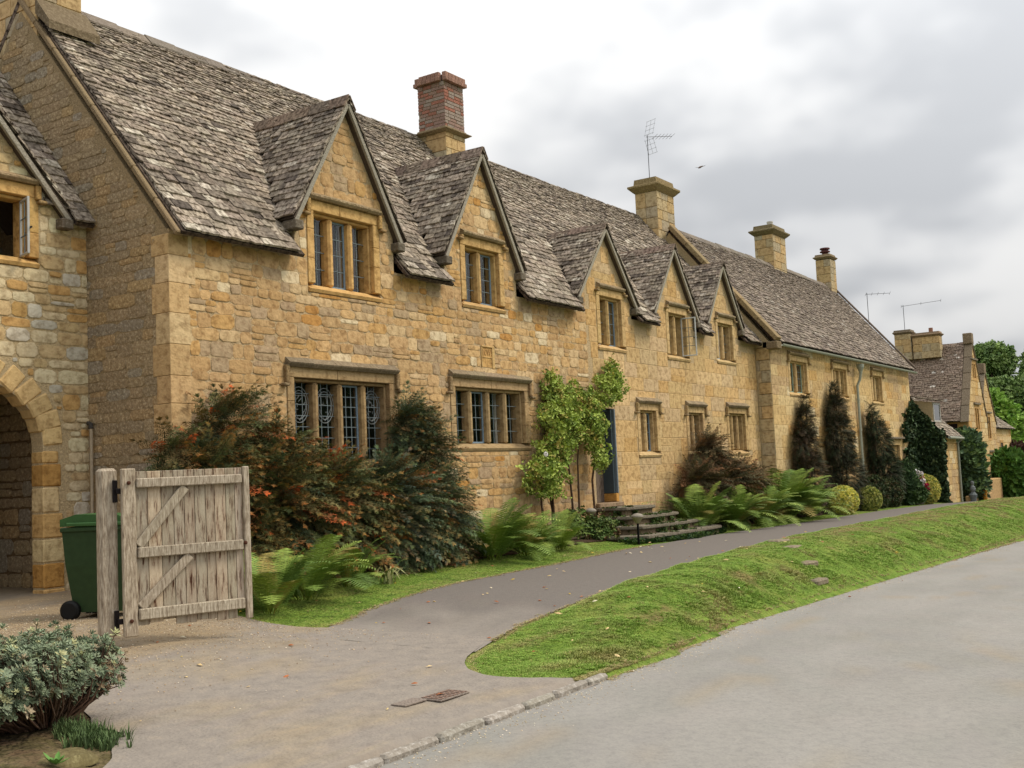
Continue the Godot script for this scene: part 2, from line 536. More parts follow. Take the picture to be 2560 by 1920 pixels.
const PATH_H := [[7.0, .1], [9.0, .15], [11.0, .22], [17.0, .25], [28.0, .13], [34.0, .08], [40.0, 0.0], [46.0, -.16], [60.0, -.45], [130.0, -1.0]]
const WALL_H := [[7.0, .33], [12.0, .4], [18.0, .36], [30.0, .25], [44.0, 0.0], [60.0, -.4], [130.0, -1.0]]
func road_n(x): return lin(x, ROAD_N)
func path_s(x): return lin(x, PATH_S)
func path_n(x): return lin(x, PATH_N)
func road_h(x): return lin(x, [[8.0, 0.0], [60.0, -.85], [130.0, -1.2]])
func sm(t: float) -> float:
	t = clampf(t, 0, 1)
	return t * t * (3 - 2 * t)
func drive_h(z: float) -> float: return lin(z, [[-19.0, .32], [-13.2, .3], [-10.0, .3], [-7.0, .14], [-4.5, .03]])
func H(x: float, z: float) -> float:
	var rz: float = road_n(x)
	if z >= rz:
		return road_h(x) + .04 * (1.0 - sm((z - rz) / 3.0)) * -1.0 + (0.15 * sm((z - rz - 7.0) / 1.5))
	var hp := lin(x, PATH_H)
	var ps: float = path_s(x); var pn: float = path_n(x)
	var h := 0.0
	if z >= ps:
		var t := (rz - z) / maxf(rz - ps, .01)
		var top := hp + .14 * sm((x - 8.0) / 4.0)
		h = lerpf(road_h(x), top, 1.0 - pow(1.0 - clampf(t * 1.55, 0, 1), 1.8))
		h = lerpf(h, hp + .012, sm((t - .8) / .2))
		h += wob.get_noise_2d(x * 18, z * 18) * .05 * sin(PI * clampf(t, 0, 1))
	elif z >= pn:
		h = hp
	else:
		h = lerpf(hp, lin(x, WALL_H), sm((pn - z) / maxf(pn + 11.3, .3)))
	if x < 9.0:
		h = lerpf(drive_h(z), h, sm((x - 6.8) / 2.2))
	if x < 5.6 and z < -4.6 and z > -12.0:
		h += .1 * sm((lin(z, DRIVE_L) - x) / .6) * sm((-4.7 - z) / .6)
	return h
func bare(x: float, z: float) -> float:   # worn earth on the face of the bank
	if x < 8.5 or z > road_n(x) or z < path_s(x): return 0.0
	var t: float = (road_n(x) - z) / (road_n(x) - path_s(x))
	var b := sm((wob.get_noise_2d(x * 16 + 70, z * 26) - .3) / .12) * sm(1.0 - absf(t - .35) * 2.6) * .8
	return maxf(b, sm(1.0 - Vector2((x - 9.9) / .5, (z + 5.12) / .22).length()))
const DRIVE_L := [[-19.0, 4.6], [-13.3, 4.6], [-9.0, 4.2], [-8.0, 4.9], [-7.2, 5.0], [-6.2, 4.55], [-5.6, 4.1], [-5.2, 3.6], [-4.9, 2.8], [-4.4, 1.0], [-4.3, .5]]
const DRIVE_R := [[-19.0, 9.2], [-13.5, 9.2], [-13.2, 9.35], [-11.5, 9.3], [-11.0, 8.75], [-9.2, 8.45], [-8.5, 8.35], [-7.9, 8.5], [-6.0, 8.5], [-5.86, 8.1], [-5.74, 7.75], [-5.6, 7.5], [-5.42, 7.3], [-5.2, 7.2], [-5.0, 7.2], [-4.8, 7.27], [-4.6, 7.42], [-4.45, 7.62], [-4.3, 7.8]]
func paved(x: float, z: float) -> float:   # metres inside the edge of a paved sheet
	var d := -9.0
	if x > 8.0: d = maxf(d, minf(path_s(x) - z, z - path_n(x)))
	if z < -4.3 and z > -19.0: d = maxf(d, minf(x - lin(z, DRIVE_L), lin(z, DRIVE_R) - x))
	var rz: float = road_n(x)
	d = maxf(d, minf(z - rz, rz + 6.8 - z))
	return d
func sheet(xs: Array, rows: int, za: Callable, zb: Callable, off: float, col: Color, crown := 0.0) -> Geo:
	var g := Geo.new()
	for i in xs.size():
		for j in rows + 1:
			var k := float(j) / rows
			var z: float = lerpf(za.call(xs[i]), zb.call(xs[i]), k)
			g.v.push_back(Vector3(xs[i], H(xs[i], z) + off + crown * sin(PI * k), z))
			g.n.push_back(Vector3.UP); g.c.push_back(col)
	for i in xs.size() - 1:
		for j in rows:
			var a := i * (rows + 1) + j
			g.ix.append_array([a, a + 1, a + rows + 1, a + 1, a + rows + 2, a + rows + 1])
	smooth(g)
	return g
func smooth(g: Geo) -> void:
	for i in g.n.size(): g.n[i] = Vector3.ZERO
	for i in range(0, g.ix.size(), 3):
		var a := g.ix[i]; var b := g.ix[i + 1]; var d := g.ix[i + 2]
		var nn := (g.v[d] - g.v[a]).cross(g.v[b] - g.v[a])
		g.n[a] += nn; g.n[b] += nn; g.n[d] += nn
	for i in g.n.size(): g.n[i] = g.n[i].normalized()
func steps_of(a: float, b: float, d: float) -> Array:
	var o := []
	var x := a
	while x < b - d * .3:
		o.push_back(x); x += d
	o.push_back(b)
	return o

func land() -> void:
	var xs: Array = steps_of(-160, -20, 20) + steps_of(-18, 1, 2) + steps_of(1.5, 32, .25) + steps_of(32.5, 62, .8) + steps_of(64, 130, 6) + steps_of(150, 420, 30)
	var zs: Array = steps_of(-420, -60, 40) + steps_of(-50, -14, 4) + steps_of(-13.4, -3.9, .16) + steps_of(-3.4, 8, .8) + steps_of(10, 160, 15)
	var g := Geo.new()
	var nz := zs.size()
	var grn := sr(108, 132, 54); var dry := sr(134, 134, 74)
	var soil := sr(112, 98, 78)
	for x in xs:
		for z in zs:
			var p := paved(x, z)
			g.v.push_back(Vector3(x, H(x, z) - .06 * sm((p - .28) / .2), z))
			g.n.push_back(Vector3.UP)
			var c := grn.lerp(dry, clampf(.12 + .8 * wob.get_noise_2d(x * 9, z * 16), 0, 1))
			c = c.lerp(sr(122, 98, 74), bare(x, z))
			if x < 5.6 and z < -4.4 and z > -14: c = soil.lerp(sr(90, 74, 58), clampf(.4 + wob.get_noise_2d(x * 50, z * 50) * 2.0, 0, 1))
			g.c.push_back(c)
	for i in xs.size() - 1:
		for j in nz - 1:
			var a := i * nz + j
			g.ix.append_array([a, a + 1, a + nz, a + 1, a + nz + 1, a + nz])
	smooth(g)
	struct(g, "ground", M.turf)
	var rx: Array = steps_of(-120, 0, 10) + steps_of(1, 30, .3) + steps_of(30.6, 46, .8) + steps_of(48, 130, 2.5)
	var rdg := (sheet(rx, 34, func(x): return road_n(x), func(x): return road_n(x) + 6.8, .012, sr(148, 146, 142)))
	for i in rdg.c.size():   # worn grey stone chippings with patches of buff dirt
		var q := rdg.v[i]
		var tone := wob.get_noise_2d(q.x * 5, q.z * 16) * .5 + wob.get_noise_2d(q.x * 22 + 300, q.z * 40) * .35
		var c := sr(133, 130, 124).lerp(sr(146, 142, 136), clampf(.5 + tone * 1.3, 0, 1))
		var dirt := sm((wob.get_noise_2d(q.x * 9 + 900, q.z * 30) - .3) / .25) * .3
		rdg.c[i] = c.lerp(sr(150, 132, 102), dirt)
	struct(rdg, "road", M.road)
	var px: Array = steps_of(7.9, 34, .4) + steps_of(35, 130, 1.5)
	var pg := (sheet(px, 8, func(x): return path_n(x) - .02 + .05 * wob.get_noise_1d(x * 60), func(x): return path_s(x) + .02 + .05 * wob.get_noise_1d(x * 60 + 500), .012, sr(122, 110, 104)))
	for i in pg.c.size(): pg.c[i] = sr(138, 130, 121).lerp(sr(111, 104, 98), sm((pg.v[i].x - 8.0 + wob.get_noise_2d(pg.v[i].x * 20, pg.v[i].z * 20) * 1.5) / 2.6))
	struct(pg, "footpath", M.road)
	var dg := Geo.new()   # forecourt in rows of z
	var dz: Array = steps_of(-19.0, -13.3, .8) + steps_of(-13.19, -6.4, .2) + steps_of(-6.3, -4.42, .06)
	for z in dz:
		for j in 21:
			var x := lerpf(lin(z, DRIVE_L) + wob.get_noise_1d(z * 26) * .16, lin(z, DRIVE_R), j / 20.0)
			dg.v.push_back(Vector3(x, H(x, z) + .014 + .01 * wob.get_noise_2d(x * 30, z * 30), z)); dg.n.push_back(Vector3.UP)
			var k := clampf(sm((-z - 6.6) / 2.6) + wob.get_noise_2d(x * 14, z * 26) * .9 - .45 * sm((x - 6.9) / 1.2) * sm((z + 9.3) / 1.0), 0, 1)
			dg.c.push_back(sr(141, 133, 124).lerp(sr(150, 134, 110), k))
	for i in dz.size() - 1:
		for j in 20:
			var a := i * 21 + j
			dg.ix.append_array([a, a + 1, a + 21, a + 1, a + 22, a + 21])
	smooth(dg)
	struct(dg, "forecourt", M.grit)
	# planting beds against the front walls
	for b in [[8.6, 18.9, .95, "bed"], [22.4, 43.5, 1.2, "bed"]]:
		var bg := sheet(steps_of(b[0], b[1], .4), 6, func(x): return -11.45 if x < 29.4 else -11.05, func(x): return lerpf(-11.4, path_n(x), .45 if x < 19 else .62) + .12 * wob.get_noise_1d(x * 50), .014, sr(72, 58, 46), .03)
		struct(bg, "planting_bed", M.turf)

# ---------------------------------------------------------------- windows and doors
# opening x0..x1, y0..y1 in a wall facing +z at zf
func win_hole(w: Dictionary) -> Rect2:
	return Rect2(w.x0 - .15, w.y0 - .14, w.x1 - w.x0 + .3, w.y1 - w.y0 + .31)
func lead(g: Geo, t: Transform3D, w: float, h: float, rows: int, cols: int, th: float, col: Color) -> void:
	for i in range(1, cols): g.box(t * at(w * i / cols - w * .5, 0, 0), Vector3(th, h, .01), col)
	for j in range(1, rows): g.box(t * at(0, h * j / rows - h * .5, 0), Vector3(w, th, .012), col)
func panes(t: Transform3D, w: float, h: float, rows: int, cols: int, parent: Node3D) -> void:
	var key := "pane%.3f_%.3f" % [w / cols, h / rows]
	if not M.has(key):
		var a := []
		for k in 3:
			var g := Geo.new()
			var hw := w / cols * .5 - .003; var hh := h / rows * .5 - .003
			var b := Basis.from_euler(Vector3(rnd(-.02, .02), rnd(-.02, .02), 0))
			g.quad(b * Vector3(-hw, -hh, 0), b * Vector3(hw, -hh, 0), b * Vector3(hw, hh, 0), b * Vector3(-hw, hh, 0), Color.WHITE)
			a.push_back(g.mesh(M.glass))
		M[key] = a
	for i in cols:
		for j in rows:
			var o := MeshInstance3D.new()
			o.name = "pane"
			o.mesh = M[key][rng.randi() % 3]
			parent.add_child(o, true)
			o.transform = t * at(w * (i + .5) / cols - w * .5, h * (j + .5) / rows - h * .5, 0)
func casement(g: Geo, t: Transform3D, w: float, h: float, th: float, col: Color) -> void:
	for s in [-1, 1]:
		g.box(t * at(s * (w - th) * .5, 0, 0), Vector3(th, h, .03), col, .004)
		g.box(t * at(0, s * (h - th) * .5, .001), Vector3(w - .002, th, .03), col, .004)
func crest(g: Geo, t: Transform3D, w: float, h: float, seed_: int, col: Color) -> void:   # leaded oval with a shield
	for r in [1.0, .8]:
		var p := []
		for i in 29:
			var a := TAU * i / 28
			p.push_back(t * Vector3(cos(a) * w * .5 * r, sin(a) * h * .5 * r, 0))
		g.tube(p, [.006], 4, col, false)
	var s := [Vector3(-.34, .26, 0), Vector3(.34, .26, 0), Vector3(.34, -.1, 0), Vector3(0, -.44, 0), Vector3(-.34, -.1, 0), Vector3(-.34, .26, 0)]
	var q := []
	for e in s: q.push_back(t * Vector3(e.x * w, e.y * h, 0))
	g.tube(q, [.005], 4, col, false)
	var r2 := RandomNumberGenerator.new()
	r2.seed = seed_
	for k in 9:
		var a := Vector3(r2.randf_range(-.28, .2) * w, r2.randf_range(-.2, .2) * h, 0)
		var d := Vector3(r2.randf_range(.05, .16) * w, 0, 0) if k % 2 else Vector3(0, r2.randf_range(.05, .14) * h, 0)
		if seed_ % 2 and k < 3: d = Vector3(.16 * w, .1 * h, 0)
		g.tube([t * a, t * (a + d)], [.004], 4, col, false)
func window(house: Node3D, w: Dictionary, zf: float) -> void:
	var n := node_part("window", house)
	if w.has("label"): n.set_meta("label", w.label)
	var x0: float = w.x0; var x1: float = w.x1; var y0: float = w.y0; var y1: float = w.y1
	var col: Color = w.get("stone", sr(196, 154, 92))
	for s in [[x0 - .145, x0], [x1, x1 + .145]]:
		var fg := Geo.new()
		var y := y0
		while y < y1 - .01:
			var h := minf(rnd(.25, .5), y1 - y)
			if y1 - y - h < .12: h = y1 - y
			fg.bx(s[0], s[1], y + .001, y + h - .001, zf - .3, zf + .018, vary(col, .1), .008)
			y += h
		part_of(fg, "jamb", M.stone, n)
	var lg := Geo.new()
	var mid := lerpf(x0, x1, rnd(.4, .6))
	lg.bx(x0 - .145, mid - .003, y1 + .002, y1 + .165, zf - .3, zf + .02, vary(col, .1), .008)
	lg.bx(mid + .003, x1 + .145, y1 + .002, y1 + .165, zf - .3, zf + .02, vary(col, .1), .008)
	part_of(lg, "lintel", M.stone, n)
	var sg := Geo.new()
	sg.prism(Transform3D(Basis(Vector3(0, 0, 1), Vector3(0, 1, 0), Vector3(-1, 0, 0)), Vector3(0, y0, zf)), PackedVector2Array([Vector2(-.3, -.135), Vector2(.025, -.135), Vector2(.045, -.09), Vector2(-.1, -.002), Vector2(-.3, -.002)]), -x1 - .14, -x0 + .14, vary(col, .1))
	part_of(sg, "sill", M.stone, n)
	# stepped inner order
	var ig := Geo.new()
	ig.bx(x0 + .001, x0 + .045, y0, y1 - .046, zf - .28, zf - .06, vary(col, .08), .012)
	ig.bx(x1 - .045, x1 - .001, y0, y1 - .046, zf - .28, zf - .06, vary(col, .08), .012)
	ig.bx(x0 + .001, x1 - .001, y1 - .045, y1 - .001, zf - .28, zf - .062, vary(col, .08), .012)
	part_of(ig, "inner_jamb", M.stone, n)
	var nl: int = w.n
	var mw := .11
	var lw: float = (x1 - x0 - .09 - mw * (nl - 1)) / nl
	var lg2 := Geo.new()
	var lc: Color = w.get("lead", sr(104, 115, 118))
	var hh := y1 - y0 - .046
	for i in nl:
		var lx: float = x0 + .045 + i * (lw + mw)
		if i < nl - 1:
			var mg := Geo.new()
			mg.bx(lx + lw, lx + lw + mw, y0, y1 - .046, zf - .26, zf - .055, vary(col, .1), .032)
			part_of(mg, "mullion", M.stone, n)
		var ct := at(lx + lw * .5, y0 + hh * .5, zf - .165)
		var open: bool = w.get("open", -1) == i
		var cas: bool = open or w.get("cas", []).has(i)
		var iw := lw - .006
		if cas:
			if open: ct = at(lx + (lw if w.get("right", true) else 0.0), y0 + hh * .5, zf - .1) * Transform3D(Basis(Vector3.UP, (w.get("angle", 1.5) if w.get("right", true) else -1.9)), Vector3.ZERO) * at(-iw * .5 if w.get("right", true) else iw * .5, 0, 0)
			var cg := Geo.new()
			casement(cg, ct, iw, hh - .006, .03, w.get("paint", sr(118, 136, 150)))
			if open: cg.box(ct * at(-iw * .42, -.03, .03), Vector3(.1, .02, .02), sr(40, 40, 40))
			part_of(cg, "casement", M.paint, n)
			lead(lg2, ct, iw - .06, hh - .06, w.rows, w.cols, .012, lc)
			panes(ct, iw - .06, hh - .066, w.rows, w.cols, n)
		else:
			lead(lg2, ct, iw, hh, w.rows, w.cols, .011, lc)
			panes(ct, iw, hh, w.rows, w.cols, n)
		if w.get("crest", []).has(i):
			crest(lg2, ct * at(0, hh * .21, .008), iw * .92, hh * .46, 3 + i * 5, sr(126, 131, 131))
		if w.get("curtain", []).has(i):
			var cg := Geo.new()
			var m := 10
			for k in m:
				var a := lx + lw * (.0 + .5 * k / m); var b := lx + lw * (.0 + .5 * (k + 1) / m)
				var za := zf - .36 + .02 * sin(k * 2.1); var zb := zf - .36 + .02 * sin((k + 1) * 2.1)
				cg.quad(Vector3(a, y0 - .1, za), Vector3(b, y0 - .1, zb), Vector3(b - .02, y1, zb), Vector3(a - .02, y1, za), sr(196, 196, 190))
			part_of(cg, "curtain", M.cloth, n)
	part_of(lg2, "lead_came", M.paint, n)
	var style: String = w.get("hood", "label")
	if style != "":
		var hg := Geo.new()
		var e: float = w.get("ext", .2)
		var pr := PackedVector2Array([Vector2(0, .0), Vector2(.07, .0), Vector2(.1, .035), Vector2(.1, .06), Vector2(0, .12)])
		if style == "weathered": pr = PackedVector2Array([Vector2(0, -.02), Vector2(.06, -.02), Vector2(.1, .02), Vector2(.11, .04), Vector2(.0, .13)])
		var t := Transform3D(Basis(Vector3(0, 0, 1), Vector3(0, 1, 0), Vector3(-1, 0, 0)), Vector3(0, y1 + .17, zf + .002))
		var m := 5
		for k in m:
			var a := lerpf(x0 - e, x1 + e, float(k) / m); var b := lerpf(x0 - e, x1 + e, float(k + 1) / m)
			hg.prism(t * at(0, rnd(-.004, .004), 0), pr, -b + .002, -a, vary(col.lerp(sr(150, 142, 126), .6), .12))
		var dr: float = w.get("drop", .26)
		for s in [x0 - e, x1 + e]:
			var sg2 := 1.0 if s > x0 else -1.0
			hg.bx(s - .04, s + .04, y1 + .17 - dr, y1 + .168, zf + .004, zf + .075, vary(col, .1), .012)
			hg.bx(s - .06 + sg2 * .05, s + .06 + sg2 * .05, y1 + .12 - dr, y1 + .168 - dr, zf + .004, zf + .1, vary(col.lerp(sr(138, 128, 112), .4), .1), .014)
		part_of(hg, "hood_mould", M.lichen_stone, n)
func part_of(g: Geo, called: String, m: Material, n: Node3D) -> MeshInstance3D:
	var o := MeshInstance3D.new()
	o.name = called
	o.mesh = g.mesh(m)
	n.add_child(o, true)
	return o

func ridge(house: Node3D, a: Vector3, b: Vector3, pal: String, size := .17) -> void:   # angular ridge stones
	var l := a.distance_to(b)
	var d := (b - a) / l
	var side := d.cross(Vector3.UP).normalized()
	var x := 0.0
	while x < l - .1:
		var w := minf(rnd(.42, .62), l - x)
		var g := Geo.new()
		var col := vary(sr(146, 136, 124), .15)
		var p := a + d * x; var q := a + d * (x + w - .008)
		var up := Vector3.UP * (rnd(-.015, .015) + wob.get_noise_3dv(p) * .05)
		for s in [-1.0, 1.0]:
			var o: Vector3 = side * s * size + Vector3.DOWN * size * 1.05
			var th := Vector3.UP * .03
			var p0 := p + up; var q0 := q + up
			if s > 0:
				g.quad(p0 + o + th, q0 + o + th, q0 + th, p0 + th, col); g.quad(p0 + o, q0 + o, q0 + o + th, p0 + o + th, col)
			else:
				g.quad(q0 + o + th, p0 + o + th, p0 + th, q0 + th, col); g.quad(q0 + o, p0 + o, p0 + o + th, q0 + o + th, col)
			g.quad(p0 + o, p0 + o + th, p0 + th, p0, col); g.quad(q0 + o, q0, q0 + th, q0 + o + th, col)
		part(g, "ridge_tile", M.lichen_stone, house)
		x += w
func chimney(house: Node3D, x0, x1, z0, z1, yb, yt, cap_h, pal: String, brick := 0.0, capw := .12) -> Node3D:
	var n := node_part("chimney", house)
	var g := Geo.new()
	g.bx(x0 + .012, x1 - .012, yb, yt - cap_h, z0 + .012, z1 - .012, sr(180, 160, 130))
	part_of(g, "shaft", M.mortar, n)
	for f in 2:
		var t := at(0, 0, z1 - .012) if f == 0 else Transform3D(Basis(Vector3(0, 0, 1), Vector3(0, 1, 0), Vector3(-1, 0, 0)), Vector3(x0 + .012, 0, 0))
		var a: float = x0 if f == 0 else z0; var b: float = x1 if f == 0 else z1
		var lo: float = yb
		var hi: float = yt - cap_h
		var split_y: float = hi - brick
		masonry(house, n, t, PackedVector2Array([Vector2(a, lo), Vector2(b, lo), Vector2(b, split_y), Vector2(a, split_y)]), [], [.24, .34], [.3, .6], pal, .006, [.014, .022], 0)
		if brick > 0:
			masonry(house, n, t, PackedVector2Array([Vector2(a, split_y), Vector2(b, split_y), Vector2(b, hi), Vector2(a, hi)]), [], [.074, .076], [.2, .23], "brick", .012, [.012, .018], 0)
	return n
func cap(n: Node3D, x0, x1, z0, z1, y0: float, h: float, w: float, col: Color, m: Material) -> void:   # moulded stone capping
	var g := Geo.new()
	var cx: float = (x0 + x1) * .5; var cz: float = (z0 + z1) * .5
	var pr := [[.0, 0.0], [w * .35, h * .12], [w, h * .38], [w, h * .5], [.02, h * .62], [.0, h]]
	for i in pr.size() - 1:
		var q := []
		for e in 2:
			var hx: float = (x1 - x0) * .5 + pr[i + e][0]; var hz: float = (z1 - z0) * .5 + pr[i + e][0]
			var y: float = y0 + pr[i + e][1]
			q.push_back([Vector3(cx - hx, y, cz + hz), Vector3(cx + hx, y, cz + hz), Vector3(cx + hx, y, cz - hz), Vector3(cx - hx, y, cz - hz)])
		for k in 4:
			g.quad(q[0][k], q[0][(k + 1) % 4], q[1][(k + 1) % 4], q[1][k], vary(col, .05))
		if i == pr.size() - 2: g.quad(q[1][0], q[1][1], q[1][2], q[1][3], col)
	part_of(g, "chimney_cap", m, n)

# ---------------------------------------------------------------- the long gabled cottage row
const ZA := -11.5
const DORMERS := [[12.80, 1.27, 5.50, 7.58], [16.40, 1.27, 5.47, 7.56], [20.95, 1.36, 5.25, 6.90], [24.33, 1.28, 5.25, 6.95], [27.25, 1.2, 5.28, 6.92]]
const EAVE := [4.93, -11.25]   # y, z of the main eave
const PITCH := 1.194
func main_y(z: float) -> float: return EAVE[0] + (EAVE[1] - z) * PITCH
func poly(a: Array) -> PackedVector2Array:
	var p := PackedVector2Array()
	for e in a: p.push_back(Vector2(e[0], e[1]))
	return p
func gable_t(x: float) -> Transform3D: return Transform3D(Basis(Vector3(0, 0, 1), Vector3(0, 1, 0), Vector3(-1, 0, 0)), Vector3(x, 0, 0))
func slab(g: Geo, o: Vector3, u: Vector3, s: Vector3, wid: float, len_: float, th: float, col: Color) -> void:
	var nn := u.cross(s).normalized()
	g.box(Transform3D(Basis(u, s, nn), o + u * wid * .5 + s * len_ * .5 - nn * th * .5), Vector3(wid, len_, th), col)
func gabled_dormer(house: Node3D, d: Array, zf: float, roof_y: Callable, roof_pitch: float, pal: String, e: Array, w: Array) -> void:
	var c: float = d[0]; var half: float = d[1]; var ye: float = d[2]; var ya: float = d[3]
	var tn := (ya - ye) / half
	var len_ := sqrt(half * half + (ya - ye) * (ya - ye))
	var front := zf + .16
	var back := front
	while roof_y.call(back) < ya and back > front - 6: back -= .05
	var n := node_part("dormer_roof", house)
	var g := Geo.new()
	var nx := half / len_; var ny := (ya - ye) / len_
	g.prism(at(0, 0, 0), poly([[c - half + .02, ye - .01], [c, ya - .03], [c + half - .02, ye - .01], [c + half - .1, ye - .03], [c, ya - .13], [c - half + .1, ye - .03]]), back, front - .03, sr(96, 84, 74))
	part_of(g, "roof_deck", M.wood, n)
	var ok := func(q: Vector3, hw: float) -> bool: return roof_y.call(q.z - .06) < q.y + .05
	tiling(house, n, Vector3(c - half, ye, back), Vector3(0, 0, 1), Vector3(nx, ny, 0), front - back, len_, e, w, pal, ok)
	tiling(house, n, Vector3(c + half, ye, front), Vector3(0, 0, -1), Vector3(-nx, ny, 0), front - back, len_, e, w, pal, ok)
	var vg := Geo.new()
	for s in [-1.0, 1.0]:
		var a := Vector3(c + s * (half - .06), ye - .06, front - .045); var b := Vector3(c + s * .01, ya - .09, front - .045)
		vg.bar(a, b, .05, .07, Vector3(0, 0, 1).cross((b - a).normalized()) * s, vary(sr(172, 164, 148), .05), .006)
	part_of(vg, "verge_fillet", M.mortar, n)
	var kg := Geo.new()
	for s in [-1.0, 1.0]:
		kg.bx(c + s * (half - .2), c + s * (half - .02), ye - .17, ye - .03, zf - .12, front - .0, vary(sr(128, 118, 104), .1), .015)
	part_of(kg, "kneeler", M.lichen_stone, n)
	# ridge pieces
	var x := 0.0
	while x < front - back - .1:
		var w2 := minf(rnd(.35, .5), front - back - x)
		var rg := Geo.new()
		var col := vary(sr(138, 122, 108), .2)
		for s in [-1.0, 1.0]:
			var o := Vector3(s * .15, -.15 * tn * .95 + .035, 0)
			var p := Vector3(c, ya + .05 + rnd(-.01, .01), front - x + .01); var q := p - Vector3(0, 0, w2 - .01)
			rg.bar((p + p + o) * .5 + Vector3(0, 0, -.001), (q + q + o) * .5, o.length(), .025, Vector3(s * tn, 1, 0).normalized(), col, .004)
		part_of(rg, "ridge_tile", M.tile, n)
		x += w2

func cottage_row() -> void:
	var h := thing("cottage_row", "long honey stone cottage row with five gabled dormers and stone slate roof", "house", Vector3(19.4, .3, -14.7))
	var wins := [
		{"x0": 11.58, "x1": 13.69, "y0": 1.98, "y1": 3.17, "n": 4, "rows": 7, "cols": 3, "crest": [0, 1, 3], "cas": [2], "hood": "weathered", "stone": sr(166, 140, 102), "ext": .17, "label": "four light window with leaded shields"},
		{"x0": 15.45, "x1": 17.62, "y0": 2.22, "y1": 3.2, "n": 4, "rows": 4, "cols": 2, "cas": [1], "curtain": [0, 3], "hood": "weathered", "stone": sr(176, 150, 112), "ext": .17, "label": "four light window with pale blue casement"},
		{"x0": 12.08, "x1": 13.42, "y0": 4.6, "y1": 5.7, "n": 3, "rows": 4, "cols": 2, "cas": [1], "curtain": [0, 2], "hood": "label", "stone": sr(204, 166, 108), "ext": .14, "drop": .22},
		{"x0": 15.9, "x1": 16.96, "y0": 4.76, "y1": 5.75, "n": 2, "rows": 4, "cols": 2, "cas": [1], "curtain": [0], "hood": "label", "stone": sr(200, 166, 112), "ext": .12, "drop": .05},
		{"x0": 20.72, "x1": 21.68, "y0": 4.34, "y1": 5.38, "n": 2, "rows": 4, "cols": 2, "cas": [1], "curtain": [0, 1], "hood": "label", "stone": sr(198, 168, 118), "ext": .1, "drop": .05},
		{"x0": 24.05, "x1": 25.0, "y0": 4.34, "y1": 5.34, "n": 2, "rows": 4, "cols": 2, "open": 1, "angle": 1.75, "hood": "label", "stone": sr(198, 170, 122), "ext": .1, "drop": .05, "paint": sr(190, 192, 190), "label": "dormer window with casement swung open"},
		{"x0": 26.95, "x1": 27.9, "y0": 4.42, "y1": 5.36, "n": 2, "rows": 4, "cols": 2, "cas": [0], "hood": "label", "stone": sr(198, 171, 125), "ext": .1, "drop": .05, "paint": sr(196, 200, 200)},
		{"x0": 22.32, "x1": 23.12, "y0": 2.04, "y1": 2.96, "n": 2, "rows": 4, "cols": 2, "cas": [1], "hood": "weathered", "stone": sr(196, 168, 122), "ext": .16, "drop": .2},
		{"x0": 24.88, "x1": 25.68, "y0": 2.04, "y1": 2.96, "n": 2, "rows": 4, "cols": 2, "hood": "weathered", "stone": sr(192, 164, 120), "ext": .16, "drop": .2, "lead": sr(150, 158, 150)},
		{"x0": 27.34, "x1": 28.42, "y0": 2.04, "y1": 3.0, "n": 3, "rows": 4, "cols": 2, "cas": [0], "hood": "weathered", "stone": sr(186, 158, 112), "ext": .16, "drop": .2},
	]
	var holes := []
	for w in wins: holes.push_back(win_hole(w))
	var door := Rect2(20.2, .9, .86, 2.06)
	holes.push_back(door)
	var plaque := Rect2(16.26, 3.58, .42, .4)
	var face := poly([[9.41, -.15], [29.45, -.15], [29.45, 5.0], [9.41, 5.0]])
	for d in DORMERS:
		var tn: float = (d[3] - d[2]) / d[1]
		var hw: float = d[1] - .15
		var m := Geometry2D.merge_polygons(face, poly([[d[0] - hw, 4.6], [d[0] + hw, 4.6], [d[0] + hw, d[3] - .1 - hw * tn], [d[0], d[3] - .1], [d[0] - hw, d[3] - .1 - hw * tn]]))
		face = m[0]
	var g := Geo.new()
	backing(at(0, 0, ZA), face, holes, .35, g, sr(204, 177, 138))
	var wall := part(g, "front_wall", M.mortar, h)
	for k in holes.size(): pass
	var qz := Rect2(9.3, -.2, .4, 6)
	# rubble up to the door, smooth ashlar beyond it
	var left := Geometry2D.intersect_polygons(face, poly([[9.4, -.2], [20.12, -.2], [20.12, 5.4], [18.5, 5.4], [18.5, 9], [9.4, 9]]))[0]
	var right := Geometry2D.intersect_polygons(face, poly([[20.12, -.2], [29.45, -.2], [29.45, 9], [18.5, 9], [18.5, 5.4], [20.12, 5.4]]))[0]
	masonry(h, wall, at(0, 0, ZA), left, holes + [qz, plaque], [.12, .24], [.16, .48], "honey", .01, [.005, .024], .22)
	masonry(h, wall, at(0, 0, ZA), right, holes, [.26, .38], [.4, .95], "ashlar", .004, [.004, .009], .08)
	# gable end
	var gp := poly([[-17.9, -.15], [-11.51, -.15], [-11.51, 4.96], [-14.7, 8.78], [-17.9, 4.96]])
	var gg := Geo.new()
	backing(gable_t(9.4), gp, [], .35, gg, sr(168, 146, 112))
	var gw := part(gg, "gable_wall", M.mortar, h)
	masonry(h, gw, gable_t(9.4), gp, [Rect2(-11.75, -.2, .4, 6)], [.1, .2], [.2, .6], "weathered", .006, [.005, .018], .2)
	# corner stones
	var y := .1
	var flip := false
	while y < 4.85:
		var hh := minf(rnd(.24, .42), 4.97 - y)
		var qg := Geo.new()
		qg.bx(9.383, 9.4 + (.31 if flip else .42), y + .002, y + hh - .002, ZA - (.33 if flip else .26), ZA + .013, vary(pick([[3, sr(200, 168, 122)], [2, sr(190, 160, 116)], [2, sr(208, 180, 138)]]), .05), .006)
		part(qg, "corner_stone", M.stone, h)
		flip = not flip
		y += hh
	# other walls
	var bg := Geo.new()
	bg.bx(9.75, 29.45, -.15, 4.9, -17.9, -17.55, sr(190, 160, 110))
